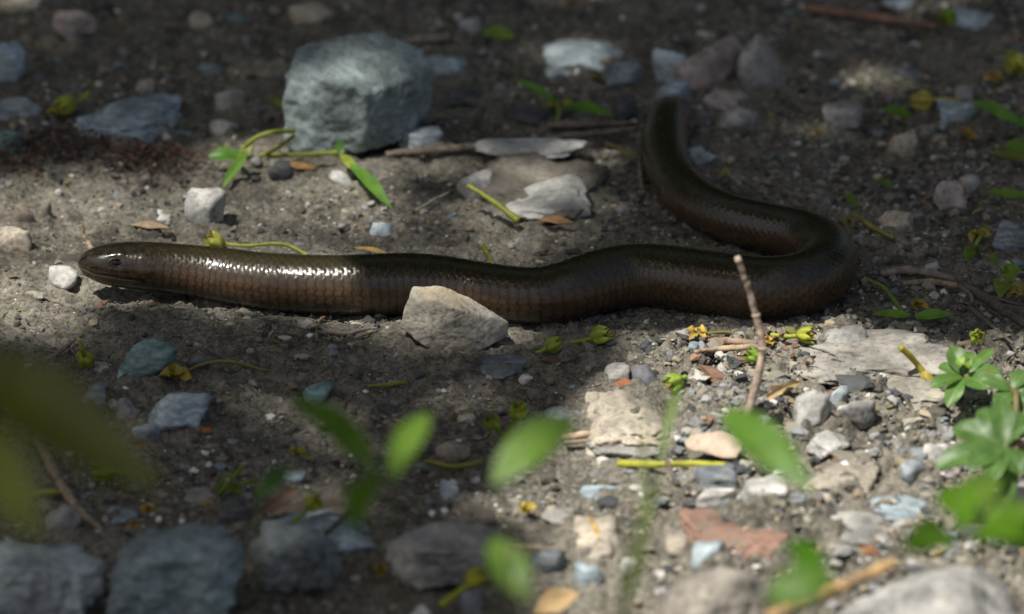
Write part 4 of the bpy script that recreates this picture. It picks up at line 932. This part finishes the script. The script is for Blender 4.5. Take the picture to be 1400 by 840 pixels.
crumple("yellowish scrap beside the white knobbly pebble", (1292, 597), 11, (.52, .42, .1))
crumple("orange leaf scrap on the pale blue stone's front edge", (836, 92), 9, (.36, .17, .04))
crumple("yellow leaf scrap under the pale blue stone", (816, 108), 9, (.33, .27, .04))
crumple("orange scrap at the top, behind the pale blue stone", (784, 10), 14, (.42, .26, .1))
crumple("small yellow scrap in the soil right of the tail", (990, 242), 12, (.36, .32, .10), n=4)
crumple("yellow-brown scrap in the dark soil left of the ball bud", (1118, 184), 10, (.35, .28, .09), n=4)
crumple("tiny yellow flake near the green stem tangle", (284, 692), 8, (.42, .30, .05), n=4)

# dry leaves and chips
def dry(label, pts, wd, color, h=(.002, .004), up=(.1, -.5, .85), curl=.12, fold=.2, name="dry_leaf", cat="leaf", peak=.5, tipw=.0, mat=None, wav=.12, nl=16):
    B, T = at_g(pts[0][0], pts[0][1], h[0]), at_g(pts[1][0], pts[1][1], h[1]); s = ppm(B)
    v, f = leaf(B, T, A(up), wd / s, curl, fold, nl, 8, peak, wav, pts[0][0], tipw)
    v2 = v - A(up) / np.linalg.norm(up) * .00025
    n = len(v); V = np.vstack([v, v2]); F = np.vstack([f, f[:, ::-1] + n])
    return tag(obj(name, mesh(name, V - B, F), mat or M_DRY, None, B, color), label, cat, "dry leaf scraps")
dry("pale pinkish dry leaf scrap lying in the sun below the twig", ((936, 604), (1012, 616)), 36, (.52, .42, .33), (.007, .005), (.15, -.65, .75), .08, .1, tipw=.75)
dry("tan curled leaf strip leaning right of the upright twig", ((1034, 556), (1096, 524)), 13, (.52, .38, .2), (.001, .006), (.2, -.6, .7), .10, .9)
dry("curled strip of pale bark above the bluish slab", ((366, 705), (492, 684)), 24, (.36, .28, .22), (.006, .005), (0, -.3, .95), .12, -.6)
dry("brown curled leaf left of the green bud on the bark", ((356, 702), (410, 668)), 22, (.20, .13, .09), (.002, .008), (.3, -.6, .7), .1, .5)
dry("small orange-tan seed husk under the sprig", ((394, 224), (433, 230)), 15, (.50, .30, .13), (.002, .002), (0, -.5, .85), .15, -.5, name="seed_husk", cat="husk")
dry("rusty red leaf crumb between the sunlit pebbles", ((838, 524), (870, 528)), 17, (.26, .10, .05), (.002, .002), (0, -.5, .85), .15, -.4)
dry("ochre leaf flake just behind the lizard's back", ((484, 339), (532, 348)), 8, (.42, .30, .09), (.001, .002), (0, -.5, .85), .05, .2)
dry("tan chips of dry grass behind the lizard's neck", ((178, 308), (232, 312)), 11, (.42, .31, .21), (.001, .002), (0, -.5, .85), .05, .3)
dry("rusty crumb on the tip of the pointed blue stone", ((276, 588), (291, 589)), 9, (.38, .13, .04), (.003, .003), (0, -.5, .85), .25, -.5)
dry("tan leaf at the bottom edge in the rubble", ((730, 838), (792, 812)), 34, (.48, .33, .17), (.003, .008), (.1, -.6, .7), .15, .3)
dry("brown leaf scrap in the hollow of the rubble, right of the white flat stone", ((1168, 752), (1204, 758)), 16, (.28, .12, .06), (.002, .002), (0, -.5, .85), .2, -.4)
dry("tan bark flake below the white patch of the soil-coated stone", ((736, 300), (784, 304)), 12, (.34, .2, .09), (.004, .004), (0, -.6, .8), .1, -.3)
dry("tan dry blade lying in the corner below the leafy plant", ((1374, 706), (1412, 690)), 18, (.5, .36, .24), (.003, .006), (0, -.6, .8), .1, .3)

# ------------------------------------------------------------------ low leafy plant at the right (sharp rosettes)
def rosette(root, o0, c, leaves, color):
    """leaves: (tip px, tip depth offset m, width px)"""
    for i, (tp, dd, wd) in enumerate(leaves):
        z = (c - CAM) @ FWD; T = at_d(tp[0], tp[1], z + dd); s = ppm(c); wd = wd * 1.12
        view = CAM - c; view /= np.linalg.norm(view)
        upv = A([0, 0, 1.0]) * .75 + view * .55 + A([random.uniform(-.25, .25), 0, 0])
        d = T - c
        if abs(np.dot(upv / np.linalg.norm(upv), d / np.linalg.norm(d))) > .85: upv = view
        v, f = leaf(c, T, upv, wd / s, .10, .22, 40, 16, .60, .05, i, .22)
        g = random.uniform(.8, 1.2); lf = obj("leaf", leaf_mesh("leaf", v - o0, f, 40, 16), M_LEAF, root, None, (color[0] * g, color[1] * g, color[2] * g))
def leafy_plant():
    o0 = at_g(1392, 640); root = thing("leafy_plant", "low green plant with oval glossy leaves at the right edge", "plant", o0)
    c1 = at_g(1318, 516, .010); c2 = at_g(1374, 612, .020); c3 = at_g(1385, 535, .012)
    for pts in ([o0, (o0 + c2) / 2 + A([.002, 0, .004]), c2], [o0, o0 * .4 + c3 * .6 + A([0, 0, .006]), c3, c1 + A([.006, 0, .001]), c1]):
        v, f = tube(A(pts), .0009, 24, 7, .1); obj("stem", mesh("stem", v - o0, f), M_BUD, root, None, (.20, .17, .07))
    gl = (.10, .20, .045)
    rosette(root, o0, c1, [((1302, 474), .004, 26), ((1326, 482), .006, 20), ((1272, 530), -.004, 22), ((1296, 556), -.006, 22), ((1352, 530), -.006, 30), ((1368, 508), .002, 20), ((1358, 478), .006, 14), ((1284, 500), .004, 18)], gl)
    rosette(root, o0, c1 + A([0, -.001, .004]), [((1308, 492), .001, 15), ((1330, 500), -.001, 14)], (.2, .33, .05))
    rosette(root, o0, c2, [((1304, 586), .004, 40), ((1340, 560), .008, 30), ((1368, 548), .008, 34), ((1402, 566), .006, 36), ((1280, 640), -.004, 32), ((1322, 640), -.008, 30), ((1352, 660), -.010, 30), ((1396, 650), -.008, 34), ((1376, 690), -.006, 26)], (.09, .18, .045))
    rosette(root, o0, c3, [((1342, 520), 0, 24), ((1362, 556), -.004, 26), ((1404, 508), .004, 28), ((1420, 545), 0, 30), ((1390, 572), -.006, 28)], (.09, .18, .045))
leafy_plant()

# blurred plants growing nearer the camera
SUNNY = []                                             # ground points in line with sunlit leaves
def near_plant(label, foot, dist, stems, leaves, color=(.14, .27, .02), name="foreground_plant", lit=True):
    """foot px/dist gives the ground point under the plant; leaves: base px, tip px, depth, width px, colour"""
    q_ = .955
    F0 = at_d(foot[0], foot[1], dist * q_); o0 = A([F0[0], F0[1], float(H(F0[0], F0[1])[0])])
    root = thing(name, label, "plant", o0)
    if lit:
        for l in (leaves if lit is True else [leaves[i] for i in lit]): Q = (at_d(l[0][0], l[0][1], l[2] * q_) + at_d(l[1][0], l[1][1], l[3] * q_)) / 2; SUNNY.append(Q - SUN * (Q[2] / SUN[2]))
    for pts, r in stems:
        P = A([at_d(q[0], q[1], q[2] * q_) for q in pts]); P = np.vstack([o0, (o0 * 1.2 + P[0] * .8) / 2 + A([.002, -.002, 0]), P]) if True else P
        v, f = tube(P, r * .45, 28, 7, .1); obj("stem", mesh("stem", v - o0, f), M_BUD, root, None, (.07, .10, .02))
    for (b, t, d0, d1, wd, c) in leaves:
        B, T = at_d(b[0], b[1], d0 * q_), at_d(t[0], t[1], d1 * q_); s = ppm(B); view = CAM - B; view /= np.linalg.norm(view)
        v, f = leaf(B, T, view * .8 + A([random.uniform(-.3, .3), 0, .5]), wd / s, .08, .22, 40, 16, .5, .03, b[0], .12)
        obj("leaf", leaf_mesh("leaf", v - o0, f, 40, 16), M_LEAF, root, None, c or color)
g1 = (.080, .19, .010); g2 = (.12, .225, .03); g3 = (.06, .17, .008)
near_plant("blurred green plant with three leaves in front, below the lizard's middle", (540, 900), 1.04, [([(540, 660, 1.05)], .0007)],
           [((512, 650), (398, 548), 1.06, 1.03, 56, g1), ((536, 660), (584, 566), 1.05, 1.07, 44, g2), ((540, 655), (484, 728), 1.05, 1.00, 54, g1)], lit=[1])
near_plant("blurred pale green leaf on a thin stem below the bud pair", (700, 905), 1.02, [([(690, 668, 1.04)], .0006)], [((672, 662), (784, 572), 1.04, 1.05, 62, g2)])
near_plant("blurred green leaf in front of the upright twig's foot", (1120, 905), 1.03, [([(1110, 660, 1.06)], .0006)], [((1108, 668), (990, 562), 1.06, 1.08, 60, (.10, .22, .025))])
near_plant("small blurred leaf hanging at the bottom right of the streaked rock", (690, 900), 1.05, [([(672, 742, 1.05)], .0005)], [((672, 736), (722, 822), 1.05, 1.04, 52, g2)])
near_plant("blurred green leaf at the bottom left of the dry stalk", (1140, 900), 1.03, [([(1140, 800, 1.03)], .0006)], [((1142, 790), (1046, 822), 1.03, 1.03, 60, g1), ((1120, 806), (1082, 738), 1.03, 1.05, 46, g3)])
near_plant("thin blurred blade standing in the sunlit rubble", (850, 900), 1.10, [], [((852, 850), (903, 640), 1.10, 1.10, 15, (.10, .14, .03)), ((880, 800), (886, 545), 1.12, 1.14, 7, (.10, .14, .03)), ((846, 850), (872, 690), 1.10, 1.09, 8, (.10, .13, .03)), ((900, 640), (930, 524), 1.13, 1.14, 14, (.11, .18, .03))], name="grass_tuft")
near_plant("large out of focus olive leaf at the left edge", (20, 960), .82, [([(-60, 500, .84)], .0008)], [((-80, 478), (214, 670), .84, .82, 108, (.10, .115, .016))], lit=False)
near_plant("out of focus yellow-green leaf below the olive one at the left edge", (-10, 960), .76, [([(-30, 600, .78)], .0008)], [((-30, 580), (50, 738), .78, .77, 76, (.17, .2, .02))], lit=False)
near_plant("blurred leaves of the plant in front of the leafy one at the right", (1350, 900), 1.08, [([(1335, 740, 1.09)], .0008)],
           [((1330, 730), (1408, 745), 1.09, 1.07, 70, g1), ((1300, 735), (1236, 752), 1.09, 1.06, 52, g1), ((1310, 728), (1358, 650), 1.09, 1.12, 52, g2), ((1330, 720), (1292, 668), 1.09, 1.11, 50, g1), ((1345, 730), (1412, 690), 1.09, 1.10, 50, g2)])
near_plant("small dark blurred leaf left of the three-leaved plant", (380, 900), 1.10, [([(350, 690, 1.12)], .0004)], [((350, 686), (398, 640), 1.12, 1.13, 26, (.06, .15, .03))], lit=False)

# ------------------------------------------------------------------ the tree that shades the ground
PATCH_A = [(-300, 205), (40, 225), (230, 205), (320, 165), (430, 165), (560, 235), (650, 285), (760, 330), (785, 395), (795, 435), (765, 468), (675, 494), (565, 494), (545, 452), (500, 460), (320, 456), (270, 436), (200, 424), (90, 442), (-60, 475), (-300, 500)]
PARTIAL = [[(400, 188), (640, 186), (650, 246), (400, 244)], [(740, 42), (880, 42), (870, 108), (745, 108)], [(640, 215), (820, 215), (835, 318), (650, 318)]]
def leaf_cloud(C, Lr, tilt, rg):
    """many folded six-cornered leaves centred on C"""
    n = len(C); L = rg.uniform(*Lr, n); W = L * rg.uniform(.5, .68, n)
    d = rg.normal(size=(n, 3)) * A([1, 1, .35]); d /= np.linalg.norm(d, axis=1)[:, None]
    nn = rg.normal(size=(n, 3)) * .55 + tilt; s = np.cross(nn, d); s /= np.linalg.norm(s, axis=1)[:, None]; nn = np.cross(d, s)
    tt = A([-.5, -.28, -.28, .08, .08, .5]); ww = A([0, -.42, .42, -.5, .5, 0]); up_ = A([0, .05, .05, .06, .06, -.05])
    V = C[:, None] + d[:, None] * (tt[None, :, None] * L[:, None, None]) + s[:, None] * (ww[None, :, None] * W[:, None, None]) + nn[:, None] * (up_[None, :, None] * L[:, None, None])
    F3 = (A([[0, 1, 2], [3, 5, 4]])[None] + (np.arange(n) * 6)[:, None, None]).reshape(-1, 3); F4 = (A([[1, 3, 4, 2]])[None] + (np.arange(n) * 6)[:, None, None]).reshape(-1, 4)
    return V.reshape(-1, 3), [F3, F4]
M_TREELEAF = leaf_mat("tree_leaf", .45, .22, .1)
def sun_open(gx_, gy_, grow=0.):
    px, py, _ = proj(np.column_stack([gx_, gy_, np.zeros(len(gx_))]))
    a, b = inside(PATCH_A, px, py), inside(SUNPATCH_R, px, py)
    for q in PARTIAL: a |= inside(q, px, py)
    for g in SUNNY: b |= np.hypot(gx_ - g[0], gy_ - g[1]) < .017
    return a, b, px, py
def tree():
    o0 = A([-1.55, .75, 0]); root = thing("shade_tree", "leafy tree beside the ground that dapples it with shade", "tree", o0)
    mb, nt, b = newmat("tree_bark"); N = NB(nt); co = N.n("ShaderNodeTexCoord").outputs["Object"]; ns = N.noise(co, 30, 6)
    N.l(N.ramp(ns, [(.35, (.06, .048, .038)), (.65, (.17, .14, .11))]), b.inputs["Base Color"]); b.inputs["Roughness"].default_value = .9; N.bump(ns, .02, .8, b)
    top = A([-1.45, .55, 2.6])
    v, f = tube(A([o0 - A([0, 0, .1]), o0 + A([.03, -.04, .9]), o0 + A([.08, -.14, 1.8]), top, top + A([.1, -.1, .9])]), [.085, .065, .052, .04, .012], 30, 14, .18); obj("trunk", mesh("trunk", v - o0, f), mb, root)
    # leaves: where they may not hang, because the sun comes through there
    kx, ky = SUN[0] / SUN[2], SUN[1] / SUN[2]
    n = 26000; h = rng.uniform(1.25, 2.15, n); gx_, gy_ = rng.uniform(-.72, .72, n), rng.uniform(-.75, 1.0, n)      # where the leaf's shadow falls
    oa, ob, px, py = sun_open(gx_, gy_)
    thin = (inside([(-150, -80), (190, -80), (170, 60), (-150, 80)], px, py) | inside([(470, -90), (1010, -90), (960, 14), (500, 14)], px, py) | inside([(1320, 70), (1450, 60), (1450, 220), (1340, 160)], px, py)) & (rng.random(n) < .60)
    keep = ~oa & ~ob & ~thin
    C = np.column_stack([gx_ + kx * h, gy_ + ky * h, h])[keep]
    v1 = leaf_cloud(C, (.030, .046), SUN, rng)
    n = 140; h = rng.uniform(.50, .68, n); tgt = A([at_z(px_, py_) for px_, py_ in zip(rng.uniform(520, 800, n), rng.uniform(392, 434, n))])
    vb = leaf_cloud(np.column_stack([tgt[:, 0] + kx * h, tgt[:, 1] + ky * h, h]), (.014, .022), SUN, rng)  # low leaves added to keep a sun glint off the body's middle
    # small leaves added to dim the sun by the head, block and pale stones
    n = 13800; h = rng.uniform(1.9, 2.5, n); gx_, gy_ = rng.uniform(-.22, .10, n), rng.uniform(-.12, .31, n)
    oa, ob, px, py = sun_open(gx_, gy_); keep = oa & ~ob & (rng.random(n) < np.where(py > 395, .02, np.where((px > 400) & (py < 320) & ((px > 640) | (py < 246)), .17, np.where(px > 520, .20, np.where(px < 200, .08, .15)))))
    v2 = leaf_cloud(np.column_stack([gx_ + kx * h, gy_ + ky * h, h])[keep], (.011, .016), SUN, rng)
    # the high crown that hides most of the sky
    n = 9500; x, y, h = rng.uniform(-2.4, 1.7, n), rng.uniform(-.55, 2.8, n), rng.uniform(2.6, 4.3, n)
    oa, ob, px, py = sun_open(x - kx * h, y - ky * h); near = inside([(-200, 100), (900, 100), (1900, 380), (1900, 1300), (500, 1300), (-200, 560)], px, py)
    C3 = np.column_stack([x, y, h])[~near]
    v3 = leaf_cloud(C3, (.06, .085), A([0, 0, 1.0]), rng)
    V, F = join([v1, vb, v2, v3]); C = np.vstack([C, C3]); n = len(C)
    cr = obj("crown", mesh("crown", V - o0, F, False), M_TREELEAF, root, None, (.07, .13, .03)); cr["kind"] = "stuff"
    # limbs reaching into the crown
    for i in range(11):
        k = int(rng.integers(n)); hz = rng.uniform(1.3, 2.7); st = o0 + A([.05, -.1, hz * .75])
        tgt = C[k]
        if np.hypot(tgt[0] - st[0], tgt[1] - st[1]) < .35: continue
        mid = (st + tgt) / 2 + A([0, 0, .12])
        # keep limbs out of the sun's way to the open patches
        ok = True
        for t in np.linspace(0, 1, 40):
            q = (1 - t) ** 2 * st + 2 * t * (1 - t) * mid + t * t * tgt; g = q - SUN * (q[2] / SUN[2]); a, b_, _ = proj(g)
            if (inside(PATCH_A, a, b_) | inside(SUNPATCH_R, a, b_))[0]: ok = False
        if not ok: continue
        v, f = tube(A([st, (st + mid) / 2 + A([0, 0, .03]), mid, tgt]), [.022, .016, .011, .004], 20, 8, .12); obj("limb", mesh("limb", v - o0, f), mb, root)
tree()

# unseen bushes, added to darken the surroundings that the animal's back mirrors
def bushes():
    C = rng.normal(size=(6000, 3)); C /= np.linalg.norm(C, axis=1)[:, None]; C = C * (rng.random((6000, 1)) ** .4) * A([.85, .6, .95]) + A([0, 0, 1.0]); C += .12 * rng.normal(size=C.shape); C = C[C[:, 2] > .1]
    v, f = leaf_cloud(C, (.05, .08), A([0, -.3, 1.0]), rng); cm = mesh("bush_crown", v, f, False)
    sv = join([tube(A([[0, 0, -.05], [rng.uniform(-.1, .1), rng.uniform(-.1, .1), .5], [rng.uniform(-.5, .5), rng.uniform(-.3, .3), 1.3]]), [.02, .014, .004], 14, 7, .1) for _ in range(5)]); sm = mesh("bush_stems", *sv)
    for (x, y, r, k, lab) in ((-1.0, 2.3, .3, 1.1, "leafy bush behind the shade tree's trunk"), (.55, 2.5, 1.4, 1.2, "tall unseen bush added straight behind the lizard, beyond the picture"), (2.0, 2.0, 2.2, 1.15, "unseen leafy bush added beyond the right edge of the picture"), (-2.3, 1.6, 4.0, 1.2, "unseen leafy bush added beyond the left edge of the picture"), (-.2, 3.4, 5.1, 1.7, "tallest unseen bush, added at the very back")):
        t = thing("bush", lab, "bush", (x, y, 0), "unseen bushes added around the place"); t.rotation_euler[2] = r; t.scale = (k, k, k)
        c = obj("crown", cm, M_TREELEAF, t, None, (.06, .115, .028)); c["kind"] = "stuff"; obj("stem", sm, M_TWIG, t, None, (.12, .10, .08))
bushes()
